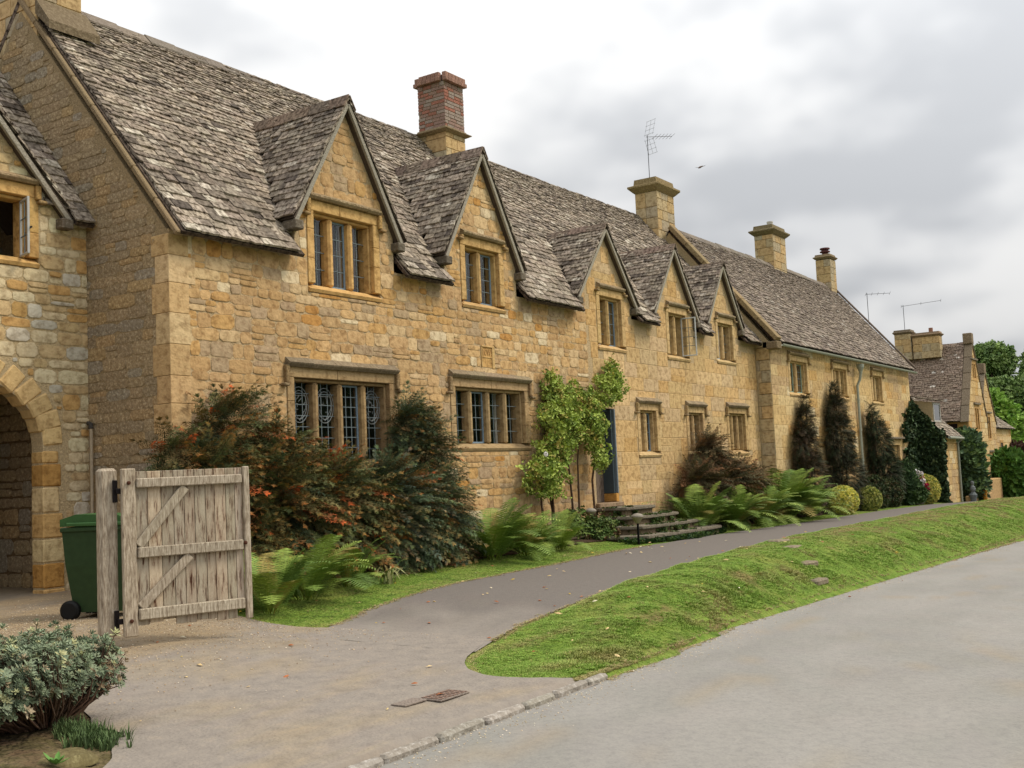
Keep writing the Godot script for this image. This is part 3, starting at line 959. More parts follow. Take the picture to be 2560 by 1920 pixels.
	bg.prism(gable_t(29.44), poly([[-17.5, -.15], [-11.9, -.15], [-11.9, 4.9], [-14.7, 8.7], [-17.5, 4.9]]), -.3, 0, sr(180, 150, 105))
	bg.bx(9.75, 29.1, 3.7, 3.8, -17.5, -11.9, sr(90, 74, 60))
	part(bg, "rear_wall", M.mortar, h)
	for w in wins: window(h, w, ZA)
	# main roof
	var s := Vector3(0, sin(atan(PITCH)), -cos(atan(PITCH)))
	var len_ := (-EAVE[1] * -1.0 + 14.72) / -s.z
	len_ = (14.72 + EAVE[1]) / cos(atan(PITCH))
	var rg := Geo.new()
	var ends := [9.42]
	for d in DORMERS: ends.append_array([d[0] - d[1] + .1, d[0] + d[1] - .1])
	ends.push_back(29.4)
	for i in ends.size() - 1:
		var v0 := 0.0
		if i % 2 == 1: v0 = (DORMERS[i / 2][3] - EAVE[0]) / s.y + .05
		slab(rg, Vector3(ends[i], EAVE[0], EAVE[1]) + s * v0, Vector3.RIGHT, s, ends[i + 1] - ends[i] + (.002 if i % 2 else 0.0), len_ - v0, .05, sr(92, 80, 70))
	slab(rg, Vector3(29.4, EAVE[0], -18.15), Vector3.LEFT, Vector3(0, s.y, -s.z), 20.0, len_, .08, sr(120, 104, 92))
	var roof := part(rg, "roof", M.tile, h)
	var ok := func(q: Vector3, hw: float) -> bool:
		for d in DORMERS:
			if absf(q.x - d[0]) < d[1] - .05 and d[3] - absf(q.x - d[0]) * (d[3] - d[2]) / d[1] > q.y + .1: return false
		return true
	tiling(h, roof, Vector3(9.46, EAVE[0], EAVE[1]), Vector3.RIGHT, s, 29.36 - 9.46, len_, [.165, .062], [.26, .125], "slate", ok, .027)
	ridge(h, Vector3(9.9, 9.1, -14.7), Vector3(29.4, 9.07, -14.7), "slate")
	for d in DORMERS:
		gabled_dormer(h, d, ZA, main_y, PITCH, "slate", [.13, .085], [.22, .15])
		for sd in [-1.0, 1.0]:
			var cg := Geo.new()
			var x: float = d[0] + sd * (d[1] - .15)
			cg.bx(x, x - sd * .2, 4.7, d[2] - .02, -12.6, ZA - .34, sr(196, 164, 112))
			part(cg, "dormer_cheek", M.stone, h)
	# mortar fillet on the gable verge
	var fg := Geo.new()
	var a0 := Vector3(9.42, EAVE[0] - .03, EAVE[1] - .05); var a1 := a0 + s * (len_ - .05)
	for k in 8:
		fg.bar(a0.lerp(a1, k / 8.0), a0.lerp(a1, (k + .995) / 8.0), .13, .075, Vector3(0, -s.z, s.y), vary(sr(150, 130, 100), .07), .015)
	part(fg, "verge_fillet", M.mortar, h)
	# door in its recess
	var dn := node_part("door", h)
	for k in 4:
		var pg := Geo.new()
		pg.bx(20.26 + k * .2, 20.26 + (k + 1) * .2 - .006, .98, 2.94, ZA - .33, ZA - .27 + rnd(0, .004), vary(sr(128, 112, 100), .12), .006)
		part_of(pg, "plank", M.wood, dn)
	var jg := Geo.new()
	jg.bx(21.0, 21.058, 1.16, 2.955, ZA - .34, ZA - .02, sr(70, 80, 86), .006)
	jg.bx(20.205, 20.255, .98, 2.955, ZA - .34, ZA - .1, sr(70, 80, 86), .006)
	jg.bx(20.257, 20.998, 2.9, 2.955, ZA - .34, ZA - .1, sr(70, 80, 86), .006)
	part_of(jg, "door_frame", M.paint, dn)
	var eg := Geo.new()
	eg.bx(21.06, 21.105, 1.16, 2.955, ZA - .1, ZA + .04, sr(112, 122, 130), .008)
	part_of(eg, "frame_edge", M.paint, dn)
	var tg := Geo.new()
	tg.bx(20.15, 21.2, .88, .975, ZA - .34, ZA + .1, sr(150, 128, 104), .015)
	tg.bx(21.0, 21.12, .976, 1.155, ZA - .33, ZA + .03, sr(200, 150, 80), .012)
	part_of(tg, "threshold", M.stone, dn)
	var kg := Geo.new()
	kg.lathe(Transform3D(Basis(Vector3.RIGHT, PI / 2), Vector3(20.9, 1.95, ZA - .27)), [[.0, .06], [.03, .055], [.035, .03], [.015, .02], [.02, 0.0]], 10, sr(30, 28, 26))
	part_of(kg, "door_knob", M.metal, dn)
	# dated tablet
	var pn := node_part("tablet", h)
	var pg2 := Geo.new()
	pg2.bx(16.27, 16.67, 3.59, 3.97, ZA - .05, ZA + .004, sr(205, 165, 105))
	for e in [[16.27, 16.67, 3.95, 3.985, .03], [16.27, 16.67, 3.76, 3.775, .016], [16.27, 16.3, 3.59, 3.95, .022], [16.6, 16.68, 3.57, 3.97, .024]]:
		pg2.bx(e[0], e[1], e[2], e[3], ZA, ZA + e[4], vary(sr(206, 172, 118), .06), .006)
	part_of(pg2, "slab", M.stone, pn)
	var tm := TextMesh.new()
	tm.text = "ICW"
	var f := SystemFont.new()
	f.font_names = PackedStringArray(["Droid Serif"])
	tm.font = f
	tm.font_size = 32
	tm.pixel_size = .0042
	tm.depth = .014
	tm.material = M.stone_letter
	var to := MeshInstance3D.new()
	to.name = "lettering"
	to.mesh = tm
	pn.add_child(to)
	to.position = Vector3(16.45, 3.86, ZA + .01)
	# brick chimney on a stone base, on the front slope under the ridge
	var n := chimney(h, 18.72, 19.42, -14.62, -13.9, 7.2, 10.32, .2, "weathered_ashlar", 1.0)
	var cg2 := Geo.new()
	for e in [[0.04, 0.0, .085], [.015, .087, .11]]:
		for fx in 4:
			var xx0: float = 18.72 - e[0]; var xx1: float = 19.42 + e[0]; var zz0: float = -14.62 - e[0]; var zz1: float = -13.9 + e[0]
			if fx == 0: row_bricks(cg2, Vector3(xx0, 10.12 + e[1], zz1), Vector3(xx1, 10.12 + e[1], zz1), e[2])
			elif fx == 1: row_bricks(cg2, Vector3(xx0, 10.12 + e[1], zz0 + .1), Vector3(xx0, 10.12 + e[1], zz1 - .1), e[2])
			elif fx == 2: row_bricks(cg2, Vector3(xx1, 10.12 + e[1], zz0 + .1), Vector3(xx1, 10.12 + e[1], zz1 - .1), e[2])
			else: row_bricks(cg2, Vector3(xx0, 10.12 + e[1], zz0), Vector3(xx1, 10.12 + e[1], zz0), e[2])
	cg2.bx(18.76, 19.38, 10.1, 10.28, -14.58, -13.94, sr(120, 100, 90))
	part_of(cg2, "brick_cap", M.mortar, n)
	cap(n, 18.70, 19.44, -14.64, -13.88, 9.0, .13, .09, sr(165, 146, 114), M.lichen_stone)
	# stack on the left gable, cut by the picture edge
	var n2 := chimney(h, 9.41, 10.15, -15.3, -14.3, 7.6, 10.6, .25, "weathered_ashlar")
	cap(n2, 9.41, 10.15, -15.3, -14.3, 10.35, .25, .1, sr(165, 140, 100), M.lichen_stone)
	var wg := Geo.new()
	wg.prism(gable_t(9.36), poly([[-14.28, 8.62], [-13.95, 8.32], [-13.95, 8.45], [-14.28, 8.86]]), -.85, 0.0, sr(140, 124, 100))
	part_of(wg, "drip_course", M.lichen_stone, n2)
	# ashlar chimney over the far party wall
	var n3 := chimney(h, 28.98, 30.12, -14.7, -14.0, 8.0, 10.12, .42, "weathered_ashlar")
	cap(n3, 28.98, 30.12, -14.7, -14.0, 9.7, .42, .16, sr(170, 150, 110), M.lichen_stone)
	flush(h, 300)
func row_bricks(g: Geo, a: Vector3, b: Vector3, hh: float) -> void:
	var l := a.distance_to(b); var d := (b - a) / l
	var n := int(round(l / .115))
	for i in n:
		var p := a + d * (l * (i + .5) / n)
		g.box(Transform3D(Basis(d, Vector3.UP, d.cross(Vector3.UP)), p + Vector3.UP * hh * .5), Vector3(l / n - .008, hh, .1), vary(sr(168, 130, 114), .12), .006)

# ---------------------------------------------------------------- house with the arch on the left
func arch_house() -> void:
	var zl := -13.2
	var h := thing("arched_coach_house", "honey rubble coach house with wide dark archway at gable end of cottage row", "house", Vector3(5.0, .3, -15.5))
	var fpts := [[1.0, -.1], [5.5, -.1], [5.5, 2.3]]
	for i in 15:   # flattened arch from 5.5 to 8.7
		var a := PI - PI * (i + 1) / 16.0
		fpts.push_back([7.1 + cos(a) * 1.6, 2.3 + sin(a) * .98])
	fpts.append_array([[8.7, 2.3], [8.7, -.1], [9.4, -.1], [9.4, 5.35], [1.0, 5.35]])
	var face := poly(fpts)
	var dm := [7.62, 1.5, 5.35, 7.05]
	var tn: float = (dm[3] - dm[2]) / dm[1]
	face = Geometry2D.merge_polygons(face, poly([[6.25, 4.9], [8.99, 4.9], [8.99, 7.05 - .08 - 1.37 * tn], [7.62, 6.97], [6.25, 7.05 - .08 - 1.37 * tn]]))[0]
	var w := {"x0": 7.2, "x1": 8.52, "y0": 4.75, "y1": 5.55, "n": 3, "rows": 3, "cols": 2, "open": 2, "right": true, "angle": 1.3, "hood": "label", "stone": sr(208, 170, 110), "ext": .12, "drop": .2, "paint": sr(176, 176, 172), "label": "dormer window with open casement above the arch"}
	var holes := [win_hole(w)]
	var g := Geo.new()
	backing(at(0, 0, zl), face, holes, .24, g, sr(206, 182, 142))
	var wall := part(g, "front_wall", M.mortar, h)
	var ring := []   # voussoirs take their own place
	var inner := poly(fpts)
	var outer := [[1.0, -.1], [5.18, -.1], [5.18, 2.3]]
	for i in 15:
		var a := PI - PI * (i + 1) / 16.0
		outer.push_back([7.1 + cos(a) * 1.92, 2.3 + sin(a) * 1.3])
	outer.append_array([[9.02, 2.3], [9.02, -.1], [9.4, -.1], [9.4, 5.35], [1.0, 5.35]])
	var sp := Geometry2D.merge_polygons(poly(outer), poly([[6.25, 4.9], [8.99, 4.9], [8.99, 7.05 - .08 - 1.37 * tn], [7.62, 6.97], [6.25, 7.05 - .08 - 1.37 * tn]]))[0]
	masonry(h, wall, at(0, 0, zl), sp, holes, [.11, .22], [.16, .42], "pale_rubble", .02, [.008, .026], .15)
	for i in 17:
		var a := PI - PI * (i + .5) / 17.0
		var p0 := Vector2(7.1 + cos(a) * 1.6, 2.3 + sin(a) * .98); var p1 := Vector2(7.1 + cos(a) * 1.9, 2.3 + sin(a) * 1.28)
		var dd := (p1 - p0).normalized()
		var c := (p0 + p1) * .5
		var t := Transform3D(Basis(Vector3(dd.y, -dd.x, 0), Vector3(dd.x, dd.y, 0), Vector3(0, 0, 1)), Vector3(c.x, c.y, zl - .115))
		var vg := Geo.new()
		vg.box(t, Vector3(.235, .31 + rnd(-.03, .03), .27), vary(sr(212, 182, 130), .12), .02)
		part_of(vg, "voussoir", M.stone, wall)
	for s in [[8.69, 9.02], [5.18, 5.51]]:
		var y := .1
		while y < 2.2:
			var hh := minf(rnd(.14, .34), 2.3 - y)
			var jg := Geo.new()
			var k := rnd(-.1, .02)
			jg.bx(s[0] + (0.0 if s[0] > 6 else k), s[1] + (k if s[0] > 6 else 0.0), y + .006, y + hh - .006, zl - .25, zl + rnd(.014, .026), vary(pick([[3, sr(206, 170, 112)], [2, sr(196, 150, 84)], [2, sr(214, 190, 144)]]), .1), .018)
			part_of(jg, "jamb_stone", M.stone, wall)
			y += hh
	# passage behind the arch, side and rear walls
	var pg := Geo.new()
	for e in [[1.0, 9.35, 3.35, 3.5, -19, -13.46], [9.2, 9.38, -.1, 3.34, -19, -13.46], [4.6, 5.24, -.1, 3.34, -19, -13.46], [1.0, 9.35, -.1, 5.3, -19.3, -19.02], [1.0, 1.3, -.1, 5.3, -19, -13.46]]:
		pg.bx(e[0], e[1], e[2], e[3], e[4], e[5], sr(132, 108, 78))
	part(pg, "passage_wall", M.mortar, h)
	for f in 2:
		var t := gable_t(9.2) if f == 0 else at(0, 0, -19.0)
		var pl := poly([[-19, 0], [-13.5, 0], [-13.5, 3.3], [-19, 3.3]]) if f == 0 else poly([[5.2, 0], [9.2, 0], [9.2, 3.3], [5.2, 3.3]])
		masonry(h, wall, t, pl, [], [.15, .25], [.2, .45], "weathered", .02, [.015, .04], .1)
	window(h, w, zl)
	var s := Vector3(0, .766, -.643)
	var rg := Geo.new()
	for e in [[1.0, 6.2], [9.1, 9.38]]: slab(rg, Vector3(e[0], 5.28, -12.98), Vector3.RIGHT, s, e[1] - e[0], 4.6, .06, sr(100, 88, 78))
	slab(rg, Vector3(6.2, 5.28, -12.98) + s * 2.3, Vector3.RIGHT, s, 2.9, 2.3, .06, sr(100, 88, 78))
	slab(rg, Vector3(9.38, 5.28, -18.9), Vector3.LEFT, Vector3(0, .766, .643), 8.38, 4.6, .06, sr(100, 88, 78))
	var roof := part(rg, "roof", M.tile, h)
	var ry := func(z: float) -> float: return 5.28 + (-12.98 - z) * 1.191
	var ok := func(q: Vector3, hw: float) -> bool: return not (absf(q.x - dm[0]) < dm[1] - .05 and dm[3] - absf(q.x - dm[0]) * tn > q.y + .1)
	tiling(h, roof, Vector3(5.6, 5.28, -12.98), Vector3.RIGHT, s, 3.78, 4.5, [.2, .1], [.34, .2], "slate", ok)
	gabled_dormer(h, dm, zl, ry, 1.191, "slate", [.16, .12], [.26, .2])
	flush(h, 300)
	# rainwater pipe in the corner
	var p := thing("drain_pipe", "thin pale pipe standing in the corner between archway and gable wall", "pipe", Vector3(9.3, .3, -13.1))
	var qg := Geo.new()
	qg.tube([Vector3(9.33, .3, -13.06), Vector3(9.33, 2.5, -13.06)], [.022], 8, sr(176, 160, 136))
	part(qg, "pipe", M.rough_paint, p)
	var eg := Geo.new()
	eg.tube([Vector3(9.33, 2.5, -13.06), Vector3(9.33, 2.56, -13.07), Vector3(9.36, 2.58, -13.16)], [.035, .03, .03], 8, sr(70, 66, 60))
	part(eg, "elbow", M.rough_paint, p)

# ---------------------------------------------------------------- plain-fronted house beyond
func plain_house() -> void:
	var zb := -11.08
	var h := thing("plain_fronted_house", "honey ashlar house with green gutter and no dormers next to cottage row", "house", Vector3(36.7, .1, -13.9))
	var st := sr(208, 178, 128)
	var wins := [
		{"x0": 30.98, "x1": 32.4, "y0": 3.68, "y1": 4.58, "n": 2, "rows": 4, "cols": 3, "cas": [0, 1], "hood": "label", "stone": st, "ext": .14, "drop": .18, "paint": sr(146, 168, 150)},
		{"x0": 34.85, "x1": 36.2, "y0": 3.72, "y1": 4.58, "n": 3, "rows": 4, "cols": 2, "hood": "label", "stone": st, "ext": .14, "drop": .18},
		{"x0": 39.15, "x1": 40.25, "y0": 3.68, "y1": 4.56, "n": 2, "rows": 4, "cols": 2, "hood": "label", "stone": st, "ext": .14, "drop": .18},
		{"x0": 31.4, "x1": 32.3, "y0": 1.2, "y1": 2.3, "n": 2, "rows": 4, "cols": 2, "hood": "weathered", "stone": st, "ext": .14, "drop": .16},
		{"x0": 35.4, "x1": 36.4, "y0": 1.2, "y1": 2.34, "n": 2, "rows": 4, "cols": 2, "hood": "weathered", "stone": st, "ext": .14, "drop": .16},
		{"x0": 38.2, "x1": 39.0, "y0": 1.2, "y1": 2.3, "n": 2, "rows": 4, "cols": 2, "hood": "weathered", "stone": st, "ext": .14, "drop": .16},
	]
	var holes := []
	for w in wins: holes.push_back(win_hole(w))
	var door := Rect2(40.3, .0, 1.75, 2.28)
	holes.push_back(door)
	var g := Geo.new()
	var face := poly([[29.46, -.4], [44.0, -.4], [44.0, 5.0], [29.46, 5.0]])
	backing(at(0, 0, zb), face, holes, .35, g, sr(218, 188, 138))
	var wall := part(g, "front_wall", M.mortar, h)
	masonry(h, wall, at(0, 0, zb), face, holes, [.26, .36], [.4, .9], "ashlar_b", .004, [.004, .009], .06)
	var gg := Geo.new()
	var gp := poly([[-16.7, -.4], [-11.08, -.4], [-11.08, 5.0], [-13.9, 8.5], [-16.7, 5.0]])
	gg.prism(gable_t(29.46), gp, -.34, 0, sr(202, 178, 136))
	gg.prism(gable_t(44.0), gp, 0.0, .34, sr(190, 158, 110))
	gg.bx(29.8, 43.7, -.4, 5.0, -16.7, -16.4, sr(190, 158, 110))
	var rw := part(gg, "gable_wall", M.mortar, h)
	masonry(h, rw, gable_t(29.46), poly([[-11.48, 0], [-11.08, 0], [-11.08, 5.0], [-11.48, 5.3]]), [], [.26, .36], [.42, .44], "weathered_ashlar", .008, [.01, .018], 0)
	for w in wins: window(h, w, zb)
	var pit := (8.6 - 4.98) / (13.9 - 10.88)
	var s := Vector3(0, sin(atan(pit)), -cos(atan(pit)))
	var len_ := (13.9 - 10.88) / cos(atan(pit))
	var rg := Geo.new()
	slab(rg, Vector3(29.5, 4.98, -10.88), Vector3.RIGHT, s, 14.6, len_, .06, sr(92, 80, 70))
	slab(rg, Vector3(44.1, 4.98, -16.92), Vector3.LEFT, Vector3(0, s.y, -s.z), 14.6, len_, .06, sr(92, 80, 70))
	var roof := part(rg, "roof", M.tile, h)
	tiling(h, roof, Vector3(29.62, 4.98, -10.88), Vector3.RIGHT, s, 14.45, len_, [.14, .065], [.26, .14], "dark_slate", anywhere)
	ridge(h, Vector3(29.6, 8.66, -13.9), Vector3(44.1, 8.66, -13.9), "dark_slate")
	var cg := Geo.new()
	var nn := Vector3(0, -s.z, s.y)
	for e in [[29.3, 29.62], [44.08, 44.22]]:
		for k in 6:
			var a := Vector3((e[0] + e[1]) * .5, 4.98, -10.88) + s * (len_ * k / 6.0) + nn * .1
			cg.bar(a, a + s * (len_ / 6.0 - .01), e[1] - e[0], .13 if e[0] < 40 else .06, nn, vary(sr(172, 150, 112) if e[0] < 40 else sr(120, 106, 94), .1), .012)
	cg.bx(29.28, 29.64, 4.78, 4.99, -11.1, -10.78, sr(150, 132, 104), .02)
	part(cg, "coping_stone", M.lichen_stone, h)
	# gutter and downpipe
	var ug := Geo.new()
	var gc := sr(164, 168, 152)
	for i in 8:
		var a := PI * i / 8.0; var b := PI * (i + 1) / 8.0
		var p0 := Vector3(0, -sin(a) * .065, cos(a) * .065); var p1 := Vector3(0, -sin(b) * .065, cos(b) * .065)
		var o0 := Vector3(29.66, 4.93, -10.8); var o1 := Vector3(44.05, 4.9, -10.8)
		ug.quad(o0 + p0, o0 + p1, o1 + p1, o1 + p0, gc)
		ug.quad(o1 + p0 * .9, o1 + p1 * .9, o0 + p1 * .9, o0 + p0 * .9, gc)
	part(ug, "gutter", M.rough_paint, h)
	var dg := Geo.new()
	dg.lathe(at(37.1, 4.5, -10.86), [[.05, 0.0], [.06, .06], [.12, .2], [.13, .3], [.1, .31]], 12, gc)
	dg.tube([Vector3(37.1, 4.52, -10.86), Vector3(37.1, 4.3, -10.9), Vector3(37.1, 4.1, -11.0), Vector3(37.1, .1, -11.0)], [.045], 10, gc)
	for yy in [1.6, 2.6, 3.6]: dg.tube([Vector3(37.1, yy, -11.0), Vector3(37.1, yy + .06, -11.0)], [.058], 10, gc)
	part(dg, "downpipe", M.rough_paint, h)
	# boarded double door
	var dn := node_part("double_door", h)
	for k in 8:
		var pg := Geo.new()
		pg.bx(40.32 + k * .214, 40.32 + (k + 1) * .214 - .008, .02, 2.12, zb - .16, zb - .1 + rnd(0, .006), vary(sr(190, 160, 108), .07), .008)
		part_of(pg, "plank", M.wood, dn)
	var lg := Geo.new()
	lg.bx(40.2, 42.15, 2.13, 2.34, zb - .3, zb + .03, st, .01)
	part_of(lg, "lintel", M.stone, dn)
	var hg := Geo.new()
	hg.bx(40.05, 42.3, 2.345, 2.42, zb - .01, zb + .16, sr(150, 138, 120), .012)
	part_of(hg, "hood_mould", M.lichen_stone, dn)
	# chimneys
	var n := chimney(h, 37.5, 38.75, -14.4, -13.72, 7.9, 10.08, .36, "weathered_ashlar")
	cap(n, 37.5, 38.75, -14.4, -13.72, 9.72, .36, .15, sr(150, 136, 104), M.lichen_stone)
	var pot := Geo.new()
	pot.lathe(at(38.25, 10.07, -14.06), [[.1, 0.0], [.1, .2], [.115, .21], [.115, .26], [.0, .265]], 12, sr(205, 200, 192))
	part_of(pot, "chimney_pot", M.rough_paint, n)
	var n2 := chimney(h, 43.45, 44.15, -14.2, -13.62, 7.9, 9.86, .22, "weathered_ashlar")
	cap(n2, 43.45, 44.15, -14.2, -13.62, 9.66, .2, .08, sr(160, 142, 112), M.lichen_stone)
	var cowl := Geo.new()
	cowl.lathe(at(43.8, 9.85, -13.9), [[.12, 0.0], [.12, .12], [.2, .13], [.2, .17], [.14, .18], [.14, .24], [.2, .25], [.19, .3], [.0, .33]], 14, sr(96, 58, 56))
	part_of(cowl, "cowl", M.rough_paint, n2)
	flush(h, 300)
	# lantern by the double door
	var l := thing("wall_lantern", "small black bracket lantern on honey wall beside boarded double door", "lantern", Vector3(39.75, 1.55, -10.85))
	var bg := Geo.new()
	bg.tube([Vector3(39.75, 1.75, -11.07), Vector3(39.75, 1.98, -11.0), Vector3(39.75, 1.98, -10.85), Vector3(39.75, 1.92, -10.83)], [.015], 6, sr(24, 24, 24))
	part(bg, "bracket", M.metal, l)
	var cg2 := Geo.new()
	for k in 4:
		var a := TAU * (k + .5) / 4
		cg2.tube([Vector3(39.75 + cos(a) * .07, 1.6, -10.83 + sin(a) * .07), Vector3(39.75 + cos(a) * .1, 1.82, -10.83 + sin(a) * .1)], [.009], 4, sr(24, 24, 24))
	cg2.lathe(at(39.75, 1.82, -10.83), [[.15, 0.0], [.05, .08], [.02, .11]], 4, sr(26, 26, 26))
	cg2.lathe(at(39.75, 1.56, -10.83), [[.03, 0.0], [.09, .04], [.0, .045]], 4, sr(26, 26, 26))
	part(cg2, "cage", M.metal, l)
	var gl := Geo.new()
	gl.lathe(at(39.75, 1.61, -10.83), [[.065, 0.0], [.09, .2]], 4, Color.WHITE)
	part(gl, "glass", M.glass, l)

# ---------------------------------------------------------------- the low wing and the far gables
func far_houses() -> void:
	var h := thing("low_wing", "low stone wing with sloping slate roof and ivy on its side wall", "outbuilding", Vector3(45, -.2, -11))
	var zf := -10.0
	var g := Geo.new()
	g.bx(44.02, 46.2, -.5, 2.4, zf - .3, zf, sr(196, 158, 100))
	g.prism(gable_t(44.02), poly([[zf - .3, -.5], [-11.06, -.5], [-11.06, 3.45], [zf - .3, 2.6]]), -.3, 0, sr(186, 150, 98))
	g.prism(gable_t(46.2), poly([[zf - .3, -.5], [-14, -.5], [-14, 7.0], [zf - .3, 2.6]]), 0.0, .3, sr(186, 150, 98))
	var wall := part(g, "wall", M.mortar, h)
	masonry(h, wall, at(0, 0, zf), poly([[44.02, -.4], [46.2, -.4], [46.2, 2.4], [44.02, 2.4]]), [], [.2, .3], [.3, .6], "ashlar_b", .01, [.012, .02], 0)
	var s := Vector3(0, .689, -.725)
	var rg := Geo.new()
	slab(rg, Vector3(44.0, 2.36, zf + .2), Vector3.RIGHT, s, 2.35, 4.2, .06, sr(92, 80, 70))
	var roof := part(rg, "roof", M.tile, h)
	tiling(h, roof, Vector3(43.96, 2.36, zf + .2), Vector3.RIGHT, s, 2.42, 4.2, [.16, .11], [.28, .2], "slate", anywhere)
	# roof dormer with a flat rendered cheek
	var dn := node_part("roof_dormer", h)
	var dg := Geo.new()
	dg.prism(gable_t(44.5), poly([[-10.4, 2.8], [-10.4, 3.74], [-11.5, 3.9], [-11.5, 3.0]]), -1.2, 0.0, sr(176, 156, 120))
	part_of(dg, "cheek", M.rough_paint, dn)
	var wg := Geo.new()
	casement(wg, at(45.1, 3.35, -10.38), 1.1, .75, .07, sr(168, 164, 156))
	part_of(wg, "window_frame", M.paint, dn)
	var pg := Geo.new()
	pg.quad(Vector3(44.6, 3.0, -10.385), Vector3(45.6, 3.0, -10.385), Vector3(45.6, 3.7, -10.385), Vector3(44.6, 3.7, -10.385), Color.WHITE)
	part_of(pg, "pane", M.glass, dn)
	var kg := Geo.new()  # unlit room behind the glass, painted as a near-black sheet
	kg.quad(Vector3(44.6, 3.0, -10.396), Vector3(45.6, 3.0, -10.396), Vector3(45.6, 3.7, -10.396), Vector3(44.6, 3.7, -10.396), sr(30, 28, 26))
	part_of(kg, "dark_room_sheet", M.cloth, dn)
	var s2 := Vector3(0, .22, -.975)
	tiling(h, dn, Vector3(44.38, 3.76, -10.2), Vector3.RIGHT, s2, 1.45, 2.2, [.15, .12], [.28, .2], "slate", anywhere)
	var ug := Geo.new()
	var gc := sr(150, 152, 138)
	ug.tube([Vector3(43.98, 2.34, zf + .26), Vector3(46.3, 2.32, zf + .26)], [.055], 8, gc)
	ug.tube([Vector3(46.16, 2.3, zf + .26), Vector3(46.12, 2.15, zf + .08), Vector3(46.12, -.4, zf + .08)], [.04], 8, gc)
	part(ug, "gutter_pipe", M.rough_paint, h)
	flush(h, 120)

	# far gables standing end-on to the road
	var specs := [
		{"name": "gabled_house", "label": "tall end-on stone house with lichen speckled slate roof beyond the ivy wing", "x0": 49.7, "x1": 53.5, "zf": -10.2, "zb": -17.0, "ye": 3.35, "yr": 6.55, "yb": -.6, "pal": "lichen_slate", "wins": [[51.5, .36, 2.75, 3.65], [51.6, .3, 5.0, 5.6]]},
		{"name": "gabled_house", "label": "narrower end-on stone house half hidden behind the tall gabled one", "x0": 54.2, "x1": 57.6, "zf": -10.6, "zb": -17.0, "ye": 3.3, "yr": 5.5, "yb": -.8, "pal": "slate", "wins": [[55.9, .4, 2.4, 3.4], [55.6, .7, .5, 1.6]]},
	]
	for sp in specs:
		var o := thing(sp.name, sp.label, "house", Vector3((sp.x0 + sp.x1) * .5, sp.yb, -13.5), "far gabled houses")
		var cx: float = (sp.x0 + sp.x1) * .5
		var fp := poly([[sp.x0, sp.yb], [sp.x1, sp.yb], [sp.x1, sp.ye], [cx, sp.yr - .05], [sp.x0, sp.ye]])
		var holes := []
		for w in sp.wins: holes.push_back(Rect2(w[0] - w[1], w[2], w[1] * 2, w[3] - w[2]))
		var wg2 := Geo.new()
		backing(at(0, 0, sp.zf), fp, holes, .3, wg2, sr(196, 160, 108))
		wg2.bx(sp.x0, sp.x0 + .3, sp.yb, sp.ye, sp.zb, sp.zf - .3, sr(196, 156, 96))
		wg2.bx(sp.x1 - .3, sp.x1, sp.yb, sp.ye, sp.zb, sp.zf - .3, sr(190, 152, 100))
		var wl := part(wg2, "wall", M.mortar, o)
		masonry(o, wl, at(0, 0, sp.zf), fp, holes, [.24, .34], [.4, .8], "ashlar_b", .01, [.012, .02], 0)
		var sl: float = (sp.yr - sp.ye) / ((sp.x1 - sp.x0) * .5)
		var sv := Vector3(cos(atan(sl)), sin(atan(sl)), 0)
		var ll: float = (sp.x1 - sp.x0) * .5 / sv.x + .3
		var eo := Vector3(sp.x0, sp.ye, sp.zb) - sv * .3
		var rg2 := Geo.new()
		slab(rg2, eo, Vector3(0, 0, 1), sv, sp.zf - sp.zb - .1, ll, .06, sr(92, 80, 70))
		slab(rg2, Vector3(sp.x1, sp.ye, sp.zf - .1) - Vector3(-sv.x, sv.y, 0) * .3, Vector3(0, 0, -1), Vector3(-sv.x, sv.y, 0), sp.zf - sp.zb - .1, ll, .06, sr(92, 80, 70))
		var rf := part(rg2, "roof", M.tile, o)
		tiling(o, rf, eo, Vector3(0, 0, 1), sv, sp.zf - sp.zb - .3, ll, [.13, .085], [.22, .14], sp.pal, anywhere)
		var cg := Geo.new()
		for sd in [1.0, -1.0]:
			var a := Vector3(cx - sd * (cx - sp.x0 + .18), sp.ye - .3 * sl * .6, sp.zf - .12); var b := Vector3(cx, sp.yr + .05, sp.zf - .12)
			for k in 5: cg.bar(a.lerp(b, k / 5.0), a.lerp(b, (k + .98) / 5.0), .34, .06, Vector3(-sd * sl, 1, 0).normalized(), vary(sr(150, 136, 116), .1), .015)
		cg.bx(cx - .2, cx + .2, sp.yr - .05, sp.yr + .42, sp.zf - .32, sp.zf + .05, sr(160, 142, 118), .02)
		part(cg, "coping_stone", M.lichen_stone, o)
		for w in sp.wins:
			var n := node_part("window", o)
			var jg := Geo.new()
			for q in [[w[0] - w[1] - .12, w[0] - w[1], w[2], w[3]], [w[0] + w[1], w[0] + w[1] + .12, w[2], w[3]], [w[0] - w[1] - .12, w[0] + w[1] + .12, w[3] + .002, w[3] + .16], [w[0] - w[1] - .12, w[0] + w[1] + .12, w[2] - .12, w[2] - .002], [w[0] - .05, w[0] + .05, w[2], w[3]]]:
				jg.bx(q[0], q[1], q[2], q[3], sp.zf - .2, sp.zf + .02, sr(200, 160, 104), .01)
			part_of(jg, "frame", M.stone, n)
			var pg2 := Geo.new()
			pg2.quad(Vector3(w[0] - w[1], w[2], sp.zf - .15), Vector3(w[0] + w[1], w[2], sp.zf - .15), Vector3(w[0] + w[1], w[3], sp.zf - .15), Vector3(w[0] - w[1], w[3], sp.zf - .15), Color.WHITE)
			part_of(pg2, "pane", M.glass, n)
			var hg := Geo.new()
